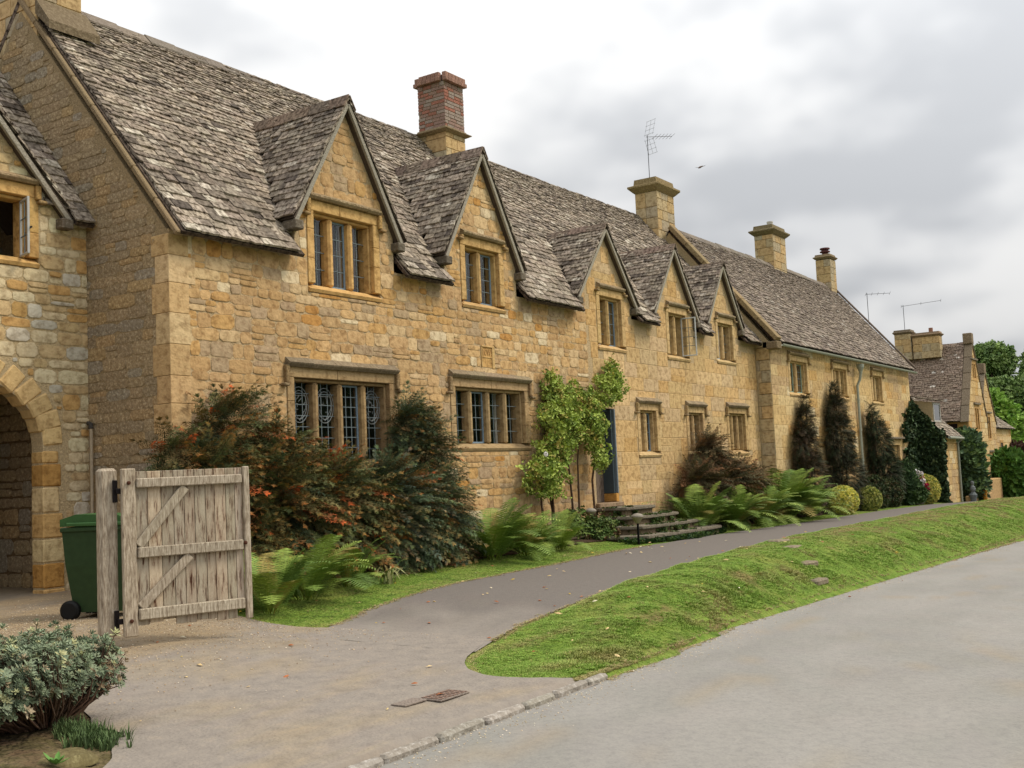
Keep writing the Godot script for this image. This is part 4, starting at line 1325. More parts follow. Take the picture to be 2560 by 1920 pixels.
			hg.bx(w[0] - w[1] - .25, w[0] + w[1] + .25, w[3] + .17, w[3] + .25, sp.zf, sp.zf + .1, sr(150, 138, 118), .01)
			part_of(hg, "hood_mould", M.lichen_stone, n)
		if taken["gabled_house"] == 0:
			var n := chimney(o, 50.9, 51.6, -13.3, -12.6, 6.0, 7.35, .2, "weathered_ashlar")
			cap(n, 50.9, 51.6, -13.3, -12.6, 7.15, .2, .06, sr(140, 126, 106), M.lichen_stone)
			var n2 := chimney(o, 51.0, 51.5, -12.55, -11.4, 6.0, 7.15, .2, "weathered_ashlar")
			cap(n2, 51.0, 51.5, -12.55, -11.4, 6.95, .2, .08, sr(170, 146, 120), M.lichen_stone)
			var pt := Geo.new()
			pt.lathe(at(51.3, 7.13, -11.8), [[.09, 0.0], [.09, .22], [.0, .23]], 10, sr(150, 110, 90))
			part_of(pt, "chimney_pot", M.rough_paint, n2)
			var vg := Geo.new()   # small dark opening under the eave
			vg.bx(sp.x0 - .03, sp.x0 + .02, 2.5, 3.0, -11.0, -10.65, sr(34, 28, 24), .01)
			part(vg, "vent_hatch", M.wood, o)
		flush(o, 150)
	# cottage with its eaves to the road at the bend
	var e := thing("bend_cottage", "small distant stone cottage with hipped slate roof at the road bend", "house", Vector3(60.5, -.9, -13))
	var eg := Geo.new()
	eg.bx(58.2, 63.0, -1.2, 2.95, -16, -10.9, sr(206, 160, 92))
	var ew := part(eg, "wall", M.stone, e)
	masonry(e, ew, at(0, 0, -10.9), poly([[58.2, -1.1], [63, -1.1], [63, 2.9], [58.2, 2.9]]), [Rect2(60, 1.2, .6, 1), Rect2(60.6, -.9, .9, 1.3)], [.28, .36], [.5, .9], "ashlar_b", .01, [.012, .02], 0)
	for w in [[60.3, .3, 1.2, 2.2], [61.05, .42, -.9, .4]]:
		var n := node_part("window", e)
		var jg := Geo.new()
		jg.bx(w[0] - w[1], w[0] + w[1], w[2], w[3], -10.93, -10.895, sr(40, 36, 32))
		part_of(jg, "pane", M.paint, n)
		var fg := Geo.new()
		for q in [[w[0] - w[1] - .1, w[0] - w[1], w[2], w[3]], [w[0] + w[1], w[0] + w[1] + .1, w[2], w[3]], [w[0] - w[1] - .1, w[0] + w[1] + .1, w[3] + .002, w[3] + .14]]: fg.bx(q[0], q[1], q[2], q[3], -10.95, -10.86, sr(190, 150, 96), .01)
		part_of(fg, "frame", M.stone, n)
	var rg3 := Geo.new()
	rg3.prism(gable_t(58.0), poly([[-16.2, 2.9], [-10.7, 2.9], [-13.4, 5.0]]), -5.2, 0, sr(100, 88, 78))
	var rf3 := part(rg3, "roof", M.tile, e)
	tiling(e, rf3, Vector3(58.0, 2.9, -10.7), Vector3.RIGHT, Vector3(0, .614, -.789), 5.2, 3.4, [.17, .12], [.3, .22], "slate", anywhere)
	flush(e, 60)

# ---------------------------------------------------------------- plant pieces
func frame(dir: Vector3, up: Vector3) -> Basis:   # y along dir, z towards up
	var y := dir.normalized()
	var x := y.cross(up)
	if x.length_squared() < 1e-4: x = y.cross(Vector3.RIGHT)
	x = x.normalized()
	return Basis(x, y, x.cross(y))
func sphere_dir() -> Vector3:
	var z := rnd(-1, 1); var a := rnd(0, TAU); var r := sqrt(1 - z * z)
	return Vector3(cos(a) * r, z, sin(a) * r)
func spray_mesh(twigs: int, sd: int, tip_col := Color(1.25, 1.25, 1.15)) -> Geo:   # conifer spray along +y, unit length, drooping at the tip
	var g := Geo.new()
	var peak := maxf(tip_col.r, maxf(tip_col.g, tip_col.b))   # vertex colours end at 1; the tint of each spray makes up for it
	rng.seed = sd
	var pos := func(k: float) -> Vector3: return Vector3(.03 * sin(k * 5 + sd), k, -.16 * k * k)
	for i in 5:
		var a: Vector3 = pos.call(i / 5.0); var b: Vector3 = pos.call((i + 1) / 5.0)
		var w := .012 * (1 - i / 6.0)
		g.quad(a + Vector3(-w, 0, 0), a + Vector3(w, 0, 0), b + Vector3(w * .8, 0, 0), b + Vector3(-w * .8, 0, 0), Color(.55, .42, .35) / peak)
	for i in twigs:
		var k := .08 + .92 * i / (twigs - 1.0)
		for s in [-1.0, 1.0]:
			var ln := .36 * (1.05 - k * .75) * rnd(.7, 1.2)
			var d := Vector3(s * rnd(.55, .9), rnd(.6, .9), rnd(-.25, .12)).normalized()
			if i == twigs - 1: d = Vector3(s * .25, 1, -.2).normalized()
			var o: Vector3 = pos.call(k)
			var m := 5
			for j in m:
				var p: Vector3 = o + d * ln * (j + .3) / m + Vector3(0, 0, -.05 * pow(float(j) / m, 2))
				var side := d.cross(Vector3(0, 0, 1)).normalized()
				for t in [-1.0, 1.0]:
					var tip: Vector3 = p + d * .055 + side * t * .06 + Vector3(0, 0, rnd(-.03, .03))
					var age := clampf((k * .6 + float(j) / m * .6) * 1.1 - .25, 0, 1)
					g.tri(p + d * .016, p - d * .01, tip, Color(.62, .66, .7).lerp(tip_col, age * age) / peak)
	return g
func frond_mesh(sd: int, arch: float) -> Geo:   # fern frond: rises along +y, arches towards +z
	var g := Geo.new()
	rng.seed = sd
	var pos := func(k: float) -> Vector3: return Vector3(.03 * sin(k * 3 + sd), k - arch * .34 * k * k * k, arch * (.15 * k + .55 * k * k))
	var m := 34
	for i in m:
		var k := float(i) / m
		var a: Vector3 = pos.call(k); var b: Vector3 = pos.call(k + 1.0 / m)
		var d := (b - a).normalized()
		var w := .007 * (1.1 - k)
		g.quad(a - Vector3(w, 0, 0), a + Vector3(w, 0, 0), b + Vector3(w, 0, 0), b - Vector3(w, 0, 0), Color(.8, .75, .5))
		if k < .1: continue
		var nn := Vector3(1, 0, 0).cross(d).normalized()
		var ln := .2 * sin(PI * pow(1.0 - k, .72)) * 1.05 + .012
		for s in [-1.0, 1.0]:
			var q := Vector3(s * .93, 0, 0) + d * .35 + nn * rnd(-.12, .02)
			q = q.normalized()
			var tip := a + q * ln * rnd(.9, 1.1) + Vector3(0, -.02, 0)
			var bw := d * (.6 / m)
			var sh := rnd(.8, 1.15)
			var md := a.lerp(tip, .5)
			# a toothed leaflet in three pieces
			g.quad(a, a + bw, md + bw * .75, md, Color(sh, sh, sh))
			g.tri(md, md + bw * .75, tip, Color(sh * 1.1, sh * 1.1, sh))
			g.tri(a.lerp(tip, .25) + bw * .85, a.lerp(tip, .38) + bw * 1.25, a.lerp(tip, .45) + bw * .8, Color(sh, sh, sh))
	return g
func leaf(g: Geo, o: Vector3, dir: Vector3, up: Vector3, ln: float, w: float, fold: float, sh: float) -> void:
	var b := frame(dir, up)
	var p0 := o; var p1 := o + b.y * ln
	var m := o + b.y * ln * .5 - b.z * fold * w
	var l := o + b.y * ln * .32 + b.x * w * .5; var r := o + b.y * ln * .32 - b.x * w * .5
	var l2 := o + b.y * ln * .74 + b.x * w * .42; var r2 := o + b.y * ln * .74 - b.x * w * .42
	var c := Color(sh, sh, sh)
	g.tri(p0, m, l, c); g.tri(l, m, l2, c); g.tri(l2, m, p1, c); g.tri(p0, r, m, c); g.tri(m, r, r2, c); g.tri(m, r2, p1, c)
func cluster_mesh(sd: int, n: int, ln: float, w: float, spread: float, flat := .5) -> Geo:   # leaves round a shoot, within a ball of radius spread
	var g := Geo.new()
	rng.seed = sd
	for i in n:
		var d := sphere_dir()
		d.y = absf(d.y) * .8 + .1
		leaf(g, sphere_dir() * spread * rnd(0, .8), d.normalized(), (Vector3.UP + sphere_dir() * flat).normalized(), ln * rnd(.7, 1.2), w * rnd(.8, 1.2), .25, rnd(.75, 1.2))
	return g
func rosette_mesh(sd: int) -> Geo:   # whorl of felted leaves at a shoot tip
	var g := Geo.new()
	rng.seed = sd
	for i in 11:
		var a := i * 2.4
		var k := i / 11.0
		var d := Vector3(cos(a), lerpf(.15, 1.3, k), sin(a)).normalized()
		leaf(g, Vector3(0, k * .035, 0), d, (Vector3.UP * 1.0 - d * .3).normalized(), lerpf(.075, .035, k) * rnd(.85, 1.15), lerpf(.026, .016, k), .2, rnd(.8, 1.15))
	return g
func tuft_mesh(sd: int, n: int) -> Geo:
	var g := Geo.new()
	rng.seed = sd
	for i in n:
		var a := rnd(0, TAU)
		var o := Vector3(cos(a), 0, sin(a)) * rnd(0, .35)
		var d := Vector3(cos(a) * rnd(.1, .7), 1, sin(a) * rnd(.1, .7)).normalized()
		var s := Vector3(-sin(a), 0, cos(a)) * .06
		var h := rnd(.5, 1.0)
		var m := o + d * h * .6; var t := o + d * h + Vector3(cos(a), -.3, sin(a)) * .18
		g.quad(o - s, o + s, m + s * .7, m - s * .7, gy(.75))
		g.tri(m - s * .7, m + s * .7, t, gy(1.1))
	return g
func shade(c: Color, d := .25) -> Color: return vary(c, d)
func pick(cols: Array) -> Color:
	var tot := 0.0
	for e in cols: tot += e[0]
	var p := rnd(0, tot)
	for e in cols:
		p -= e[0]
		if p <= 0: return e[1]
	return cols[0][1]
var SPRAYS := []
var FRONDS := []
func in_blobs(p: Vector3, blobs: Array, skip: int, k: float) -> bool:
	for i in blobs.size():
		if i == skip: continue
		var b = blobs[i]
		if ((p - b[0]) / b[1]).length() < k: return true
	return false
func blob_pick(blobs: Array) -> int:
	var tot := 0.0
	for b in blobs: tot += b[1].x * b[1].y + b[1].y * b[1].z + b[1].x * b[1].z
	var p := rnd(0, tot)
	for i in blobs.size():
		var r: Vector3 = blobs[i][1]
		p -= r.x * r.y + r.y * r.z + r.x * r.z
		if p <= 0: return i
	return 0
# shrub of drooping conifer sprays over ellipsoid masses; flow leans every spray
func conifer(called: String, label: String, blobs: Array, n: int, size: Array, cols: Array, flow: Vector3, zwall: float, group := "", droop := .35, rust := .0) -> Node3D:
	var base := Vector3(blobs[0][0].x, H(blobs[0][0].x, blobs[0][0].z), blobs[0][0].z)
	var o := thing(called, label, "shrub", base, group)
	var sets := [[], [], []]; var tints := [[], [], []]
	for i in n:
		var k := blob_pick(blobs)
		var b = blobs[k]
		var d := sphere_dir()
		var deep := 1.0 - absf(rng.randfn(0, .16))
		var p: Vector3 = b[0] + b[1] * d * deep
		if in_blobs(p, blobs, k, .72): continue
		if p.z < zwall + .03 or p.y < H(p.x, p.z) + .02: continue
		var dir := (d * .8 + flow + Vector3.DOWN * droop * rnd(.3, 1.4) + sphere_dir() * .35).normalized()
		var s := rnd(size[0], size[1])
		if (p + dir * s).z < zwall: dir.z = absf(dir.z) * .3
		var j := rng.randi() % 2 if rust < 0.0 else rng.randi() % 3 if rng.randf() > rust else 2
		sets[j].push_back(Transform3D(frame(dir, Vector3.UP + sphere_dir() * .4).scaled(Vector3(s, s, s)), p - dir * s * .3))
		var tn: Color = shade(pick(cols), .3) * [1.4, 1.25, 2.5][j]
		tints[j].push_back(Color(tn.r, tn.g, tn.b))
	for j in 3: many(SPRAYS[j], sets[j], tints[j], "foliage", o)
	var g := Geo.new()
	for b in blobs:
		var foot := Vector3(lerpf(b[0].x, base.x, .4), H(b[0].x, b[0].z) - .03, b[0].z)
		for e in 3:
			var q: Vector3 = b[0] + sphere_dir() * b[1] * .6
			g.tube([foot, foot.lerp(q, .5) + Vector3(rnd(-.1, .1), .05, rnd(-.05, .05)), q], [.035, .025, .008], 5, vary(sr(78, 58, 44), .2))
	part(g, "stem", M.bark, o)
	return o
func fern(label: String, c: Vector3, n: int, ln: Array, col: Color, group := "ferns along the front beds", lean := Vector3.ZERO) -> void:
	var o := thing("fern", label, "fern", Vector3(c.x, H(c.x, c.z), c.z), group)
	for i in n:
		var a := TAU * i / n * 1.0 + rnd(-.3, .3) + (0.0 if i % 2 else .4)
		var tilt := rnd(.1, .75) if i > n / 3 else rnd(.0, .3)
		var s := rnd(ln[0], ln[1]) * (1.0 if tilt > .25 else 1.05)
		var f := MeshInstance3D.new()
		f.name = "frond"
		var fi := rng.randi() % FRONDS.size()
		if fi % 4 == 3 and rng.randf() < .72: fi -= 1 + rng.randi() % 3
		f.mesh = FRONDS[fi]
		o.add_child(f, true)
		var b := Basis(Vector3.UP, a) * Basis(Vector3.RIGHT, tilt)
		f.transform = Transform3D(b.scaled(Vector3(s, s, s)), Vector3(sin(a) * .08 + rnd(-.05, .05), -.01, cos(a) * .08 + rnd(-.05, .05)) + lean * rnd(0, 1))
func bushy(called: String, label: String, cat: String, blobs: Array, n: int, mesh: Array, size: Array, cols: Array, zwall := -99.0, group := "", inner := .25, trunk := true) -> Node3D:
	var base := Vector3(blobs[0][0].x, H(blobs[0][0].x, blobs[0][0].z), blobs[0][0].z)
	var o := thing(called, label, cat, base, group)
	var sets := []; var tints := []
	for m in mesh:
		sets.push_back([]); tints.push_back([])
	for i in n:
		var k := blob_pick(blobs)
		var b = blobs[k]
		var d := sphere_dir()
		var p: Vector3 = b[0] + b[1] * d * (1.0 - absf(rng.randfn(0, inner)))
		if in_blobs(p, blobs, k, .75) and rng.randf() < .85: continue
		if p.z < zwall + .03 or p.y < H(p.x, p.z) + .01: continue
		var s := rnd(size[0], size[1])
		var j := rng.randi() % mesh.size()
		sets[j].push_back(Transform3D(frame((d + Vector3.UP * .5 + sphere_dir() * .6).normalized(), sphere_dir()).scaled(Vector3(s, s, s)), p))
		tints[j].push_back(shade(pick(cols), .22))
	for j in mesh.size(): many(mesh[j], sets[j], tints[j], "foliage" if cat != "tree" else "crown", o)
	if trunk:
		var g := Geo.new()
		for b in blobs:
			var foot := base - Vector3(0, .05, 0)
			g.tube([foot, foot.lerp(b[0], .5) + Vector3(rnd(-.1, .1), 0, rnd(-.1, .1)) * b[1].x, b[0], b[0] + sphere_dir() * b[1] * .5], [.1 * b[1].x, .07 * b[1].x, .04 * b[1].x, .01 * b[1].x], 6, vary(sr(92, 78, 62), .2))
		part(g, "trunk" if cat == "tree" else "stem", M.bark, o)
	return o

# ---------------------------------------------------------------- objects in front of the houses
func gate() -> void:
	var o0 := Vector3(6.42, .33, -8.56)
	var du := Vector3(1.13, 0, .44).normalized()
	var nn := du.cross(Vector3.UP) * 1.0   # faces the road
	var W := 1.2; var HH := 1.5
	var b := Basis(du, Vector3.UP, nn)
	var root := Transform3D(b * Basis(Vector3(0, 0, 1), .006), o0)
	var o := thing("wooden_gate", "weathered grey boarded gate with two diagonal braces, swung open beside bin", "gate", o0)
	var wc := sr(184, 172, 152)
	var mk := func(g: Geo, called: String, c: Color) -> void: pass
	var x := .13
	var i := 0
	while x < W - .07:
		var w := minf(rnd(.085, .125), W - .06 - x)
		var g := Geo.new()
		var lo := rnd(.05, .1) if rng.randf() > .25 else rnd(.1, .18)
		var c := vary(wc, .16)
		g.box(root * at(x + w * .5, (lo + HH - .03) * .5, -.012), Vector3(w - .005, HH - .03 - lo, .022), c, .003)
		part(g, "board", M.wood_worn, o)
		x += w; i += 1
	for e in [["hinge_stile", .062, .75, .125, 1.5, .055, .0], ["meeting_stile", W - .03, .76, .06, 1.44, .05, .003], ["rail", .625, 1.365, .99, .085, .045, .022], ["rail", .625, .74, .99, .095, .045, .022], ["rail", .625, .19, .99, .1, .045, .022]]:
		var g := Geo.new()
		g.box(root * at(e[1], e[2], e[6] + .012), Vector3(e[3], e[4], e[5]), vary(wc, .07), .008)
		part(g, e[0], M.wood, o)
	for e in [[.14, .8, .58, 1.31], [.15, .25, .61, .68]]:
		var g := Geo.new()
		g.bar(root * Vector3(e[0], e[1], .026), root * Vector3(e[2], e[3], .026), .034, .085, b * Vector3(-(e[3] - e[1]), e[2] - e[0], 0).normalized(), vary(wc, .06), .007)
		part(g, "brace", M.wood, o)
	for e in [[.06, 1.37], [.06, .14], [1.14, .755]]:
		var g := Geo.new()
		g.lathe(Transform3D(b * Basis(Vector3.RIGHT, PI / 2), root * Vector3(e[0], e[1], .045)), [[.018, 0.0], [.018, .012], [.0, .02]], 10, sr(96, 60, 44))
		part(g, "bolt", M.rust, o)
	# post
	var p := thing("gate_post", "weathered square wooden post carrying the open gate", "post", Vector3(6.33, .33, -8.72))
	var pt := Transform3D(b, Vector3(6.4, .33, -8.7))
	var pg := Geo.new()
	pg.box(pt * at(-.03, .76, 0), Vector3(.16, 1.5, .14), wc * .95, .025)
	part(pg, "post", M.wood, p)
	for y in [1.3, .14]:
		var hg := Geo.new()
		hg.box(pt * at(.02, y, .095), Vector3(.045, .2, .012), sr(34, 32, 32), .003)
		hg.box(pt * at(.07, y, .11), Vector3(.1, .05, .03), sr(34, 32, 32), .005)
		part(hg, "hinge", M.metal, p)
func bin() -> void:
	var o := thing("wheeled_bin", "green wheeled refuse bin behind the gate post", "bin", Vector3(7.45, .33, -10.4))
	var ry := Basis(Vector3.UP, .5)
	var t := Transform3D(ry, Vector3(7.62, H(7.62, -10.42) + .02, -10.42))
	var grn := sr(60, 94, 52); var dk := sr(48, 68, 40)
	var g := Geo.new()
	var q := []
	for e in [[.22, .26, .06], [.27, .33, .55], [.29, .36, .95]]:
		q.push_back([t * Vector3(-e[0], e[2], e[1]), t * Vector3(e[0], e[2], e[1]), t * Vector3(e[0], e[2], -e[1]), t * Vector3(-e[0], e[2], -e[1])])
	for i in 2:
		for k in 4: g.quad(q[i][k], q[i][(k + 1) % 4], q[i + 1][(k + 1) % 4], q[i + 1][k], dk)
	g.quad(q[0][3], q[0][2], q[0][1], q[0][0], dk)
	g.box(t * at(0, .93, 0), Vector3(.61, .05, .75), dk, .01)
	part(g, "body", M.plastic, o)
	var l := Geo.new()
	l.prism(t * Transform3D(Basis(Vector3(0, 0, 1), Vector3(0, 1, 0), Vector3(-1, 0, 0)), Vector3.ZERO), poly([[.45, .965], [.45, .985], [.25, 1.07], [-.2, 1.09], [-.38, 1.04], [-.38, .965]]), -.285, .285, grn)
	part(l, "lid", M.plastic, o)
	var lh := Geo.new()
	for s in [-1.0, 1.0]: lh.bar(t * Vector3(s * .3, .985, -.3), t * Vector3(s * .3, .975, .46), .025, .04, Vector3.UP, grn, .008)
	lh.bar(t * Vector3(-.31, .975, .47), t * Vector3(.31, .975, .47), .03, .035, Vector3.UP, grn, .01)
	part(lh, "lid_rim", M.plastic, o)
	for s in [-1.0, 1.0]:
		var w := Geo.new()
		w.lathe(t * Transform3D(Basis(Vector3(0, 0, 1), PI / 2 * s), Vector3(-s * .24, .085, -.29)), [[.0, -.03], [.08, -.03], [.105, -.015], [.105, .035], [.08, .05], [.0, .05]], 20, sr(22, 22, 22))
		part(w, "wheel", M.plastic, o)
func stone_steps() -> void:
	var o := thing("entrance_steps", "mossy curved stone steps fanning out below the front door", "steps", Vector3(20.5, .25, -10.6))
	var lv := [[.87, 19.95, 21.5, -10.75, .25], [.70, 19.55, 21.95, -10.38, .4], [.53, 19.1, 22.3, -10.02, .5], [.37, 18.7, 22.75, -9.72, .6]]
	for e in lv:
		var pts := []
		var z1 := -11.5 + .03
		var cx: float = (e[1] + e[2]) * .5
		pts.append_array([[e[1], z1], [e[1] + .02, e[3] - e[4] * .9]])
		for k in 7:
			var u := k / 6.0
			var xx: float = lerpf(e[1] + e[4] * .45, e[2] - e[4] * .6, u)
			pts.push_back([xx, e[3] + .1 * sin(PI * u) + rnd(-.012, .012)])
		pts.append_array([[e[2], e[3] - e[4] * .7], [e[2], z1]])
		var pl := poly(pts)
		var t := Transform3D(Basis(Vector3(1, 0, 0), Vector3(0, 0, 1), Vector3(0, -1, 0)), Vector3(0, e[0], 0))
		var g := Geo.new()
		g.prism(t, pl, .0, .035, vary(sr(142, 134, 118), .06))
		var small := Geometry2D.offset_polygon(pl, -.015)
		if small.size(): g.prism(t, small[0], -.012, .0, vary(sr(146, 138, 122), .06))
		if small.size(): g.prism(t, small[0], .035, .05, vary(sr(120, 112, 98), .06))
		part(g, "tread", M.lichen_stone, o)
		var inn := Geometry2D.offset_polygon(pl, -.07)
		var r := Geo.new()
		r.prism(t, inn[0], .05, .05 + e[0] - .1, vary(sr(140, 124, 100), .06))
		part(r, "riser", M.lichen_stone, o)
	var xs := []; var cs := []
	for i in 2600:   # creeping plants on treads and risers
		var e = lv[rng.randi() % 4]
		var x := rnd(e[1], e[2])
		if wob.get_noise_2d(x * 26, e[0] * 900) < -.02 + (.1 if x < 20.3 else -.05): continue
		var u: float = (x - e[1]) / (e[2] - e[1])
		var zz: float = e[3] + .12 * sin(PI * u) - e[4] * .8 * pow(absf(u * 2 - 1), 3.0)
		var onr := rng.randf() < .7
		var p := Vector3(x, e[0] - .05 - absf(rng.randfn(0, .055)), zz - .04) if onr else Vector3(x, e[0] + .015, zz - rnd(.05, .3))
		if p.y < H(p.x, p.z): p.y = H(p.x, p.z) + rnd(0, .05)
		var s := rnd(.5, 1.1)
		xs.push_back(Transform3D(frame(Vector3(rnd(-.5, .5), .8, 1 if onr else 0), sphere_dir()).scaled(Vector3(s, s, s)), p))
		cs.push_back(shade(pick([[3, sr(72, 92, 44)], [2, sr(96, 116, 52)], [1, sr(112, 110, 60)], [1, sr(56, 76, 46)]]), .2))
	for i in 900:
		var x := rnd(18.5, 23.0)
		var p := Vector3(x, 0, lin(x, [[18.5, -9.85], [20.5, -9.5], [23.0, -9.95]]) + rnd(-.16, .06))
		p.y = H(p.x, p.z) + rnd(0, .1)
		var s := rnd(.6, 1.2)
		xs.push_back(Transform3D(frame(Vector3.UP + sphere_dir() * .6, sphere_dir()).scaled(Vector3(s, s, s)), p))
		cs.push_back(shade(pick([[3, sr(66, 92, 48)], [2, sr(88, 112, 52)], [1, sr(58, 84, 56)]]), .2))
	many(SMALL[0], xs, cs, "creeping_plants", o)
func path_light(x: float, z: float, label: String) -> void:
	var y := H(x, z)
	var o := thing("path_light", label, "garden light", Vector3(x, y, z), "garden lights by the steps")
	var g := Geo.new()
	g.tube([Vector3(x, y - .02, z), Vector3(x, y + .42, z)], [.022], 10, sr(24, 26, 24))
	part(g, "stake", M.metal, o)
	var b := Geo.new()
	b.lathe(at(x, y + .4, z), [[.035, 0.0], [.06, .04], [.1, .1], [.105, .12]], 18, sr(150, 142, 110))
	part(b, "lens", M.rough_paint, o)
	var c := Geo.new()
	c.lathe(at(x, y + .52, z), [[.115, 0.0], [.11, .025], [.07, .055], [.0, .068]], 18, sr(150, 142, 128))
	part(c, "cap", M.rough_paint, o)
func aerial(label: String, foot: Vector3, hh: float, dir: Vector3, ln: float, n: int, grid: bool, r := .014) -> void:
	var o := thing("television_aerial", label, "aerial", foot, "rooftop television aerials")
	var top := foot + Vector3.UP * hh
	var g := Geo.new()
	g.tube([foot - Vector3(0, .05, 0), top + Vector3(0, .06, 0)], [r], 6, sr(70, 70, 72))
	part(g, "mast", M.metal, o)
	var b := Geo.new()
	var d := dir.normalized()
	var side := d.cross(Vector3.UP).normalized()
	var a0 := top - d * ln * .05; var a1 := top + d * ln
	b.tube([a0, a1], [r * .7], 5, sr(76, 74, 76))
	for i in n:
		var p := top + d * ln * (.3 + .7 * i / (n - 1.0))
		if not grid: p = a0.lerp(a1, float(i) / (n - 1.0))
		b.tube([p - side * .12 - Vector3.UP * .05, p + side * .12 + Vector3.UP * .05], [r * .5], 4, sr(70, 68, 70))
	part(b, "boom", M.metal, o)
	if grid:
		var q := Geo.new()
		for s in [1.0, -1.0]:
			for i in 3:
				var u := side * (i - 1) * .17
				q.tube([top + d * .06 + u + Vector3.UP * .04 * s, top + d * .2 + u + Vector3.UP * s * .5], [r * .4], 4, sr(130, 130, 132))
			for i in 4:
				var k := .1 + .9 * i / 3.0
				var c: Vector3 = top + d * (.06 + .14 * k) + Vector3.UP * s * (.04 + .46 * k)
				q.tube([c - side * .2, c + side * .2], [r * .4], 4, sr(130, 130, 132))
		part(q, "reflector", M.metal, o)

var SMALL := []
func garden() -> void:
	for i in 3: SPRAYS.push_back(spray_mesh(8, 100 + i, [Color(1.4, 1.35, 1.1), Color(1.2, 1.25, 1.15), Color(2.5, 1.2, .8)][i]).mesh(M.needle))
	for i in 4: FRONDS.push_back([frond_mesh(200 + i, .5 + .22 * i), i])
	var fr := []
	var fcols := [sr(116, 140, 64), sr(136, 154, 72), sr(98, 122, 60), sr(146, 132, 74)]
	for e in FRONDS:
		for c in fcols:
			var g: Geo = e[0]
			var h := Geo.new()
			h.v = g.v; h.n = g.n; h.ix = g.ix
			for q in g.c: h.c.push_back(Color(q.r * c.r, q.g * c.g, q.b * c.b))
			fr.push_back(h.mesh(M.fern))
	FRONDS = fr
	SMALL = [cluster_mesh(301, 7, .05, .03, .03).mesh(M.leaf)]
	var rose := [cluster_mesh(311, 9, .065, .04, .09).mesh(M.leaf), cluster_mesh(312, 8, .06, .036, .1).mesh(M.leaf)]
	var boxl := [cluster_mesh(321, 10, .035, .022, .03, 1.0).mesh(M.leaf)]
	var ivy := [cluster_mesh(331, 6, .1, .1, .06, 1.0).mesh(M.leaf)]
	var treel := [cluster_mesh(341, 16, .42, .26, .55, 1.0).mesh(M.leaf), cluster_mesh(342, 16, .38, .24, .6, 1.0).mesh(M.leaf)]
	var bushl := [cluster_mesh(351, 10, .12, .06, .1, 1.0).mesh(M.leaf)]
	rng.seed = 991
	gate()
	bin()
	stone_steps()
	path_light(18.55, -9.72, "squat stake light with domed cap in front of the steps")
	path_light(19.05, -11.0, "squat stake light with domed cap left of the steps near rose")

	# kerb of worn setts between forecourt and road
	var kerb := Node3D.new()
	kerb.name = "kerb"
	kerb.set_meta("kind", "structure")
	add_child(kerb)
	var x := 2.2
	while x < 7.6:
		var w := rnd(.3, .62)
		var g := Geo.new()
		var zz: float = road_n(x + w * .5) + .02
		g.box(Transform3D(Basis(Vector3.UP, atan2(.1, 2.0) + rnd(-.03, .03)), Vector3(x + w * .5, -.03 + rnd(-.006, .006), zz)), Vector3(w - .012, .1, rnd(.07, .09)), vary(sr(176, 170, 160), .1), .018)
		var o := MeshInstance3D.new()
		o.name = "kerb_stone"
		o.mesh = g.mesh(M.lichen_stone)
		kerb.add_child(o, true)
		x += w
	# iron covers in the forecourt
	for e in [[6.42, -4.98, .34, .2, "flush rusty iron cover with a raised lattice in the forecourt"], [6.12, -5.06, .24, .13, "small plain rusty iron plate in the forecourt"]]:
		var y := H(e[0], e[1]) + .021
		var o := thing("drain_cover", e[4], "drain cover", Vector3(e[0], y, e[1]))
		var g := Geo.new()
		g.box(at(e[0], y, e[1]), Vector3(e[2], .012, e[3]), sr(156, 142, 130), .003)
		part(g, "plate", M.rust, o)
		if e[2] > .3:
			var l := Geo.new()
			for i in 7: l.box(at(e[0] - e[2] * .5 + e[2] * (i + .5) / 7, y + .008, e[1]), Vector3(.012, .006, e[3] * .9), sr(154, 128, 114))
			for i in 4: l.box(at(e[0], y + .0085, e[1] - e[3] * .5 + e[3] * (i + .5) / 4), Vector3(e[2] * .92, .006, .012), sr(154, 128, 114))
			part(l, "lattice", M.rust, o)
	# stone slabs stepping down the bank
	var bs := thing("bank_steps", "worn stone slabs half sunk in the grassy bank", "steps", Vector3(16, .1, -5.9))
	for e in [[17.3, -6.55, .4], [16.5, -6.05, .42], [15.5, -5.5, .4], [14.8, -5.12, .4]]:
		var g := Geo.new()
		g.box(Transform3D(Basis(Vector3.UP, rnd(-.2, .2)), Vector3(e[0], H(e[0], e[1]) - .02, e[1])), Vector3(e[2], .09, .2), vary(sr(158, 146, 124), .08), .02)
		part(g, "slab", M.lichen_stone, bs)

	# ---- shrubs
	var yew := [[6, sr(92, 100, 62)], [4, sr(110, 114, 70)], [3, sr(130, 116, 72)], [.8, sr(160, 104, 62)], [1.5, sr(74, 86, 60)]]
	var yew2 := [[7, sr(82, 96, 68)], [4, sr(102, 114, 78)], [1.5, sr(124, 112, 70)], [.4, sr(158, 100, 58)], [2.5, sr(114, 126, 106)]]
	conifer("spreading_conifer", "broad dark conifer with rust tipped drooping sprays by the corner, below the shield window", [[Vector3(10.4, 1.05, -10.7), Vector3(.85, .9, .65)], [Vector3(9.55, 1.4, -10.85), Vector3(.48, .72, .5)], [Vector3(10.05, 2.1, -11.1), Vector3(.55, .66, .34)], [Vector3(11.4, 1.05, -10.7), Vector3(.85, .85, .65)], [Vector3(10.75, 1.8, -11.0), Vector3(.42, .5, .38)], [Vector3(9.15, 1.9, -11.15), Vector3(.24, .36, .22)], [Vector3(9.6, .7, -10.6), Vector3(.55, .6, .5)]], 5400, [.28, .6], yew, Vector3(.25, -.05, .25), ZA, "", .35, .22)
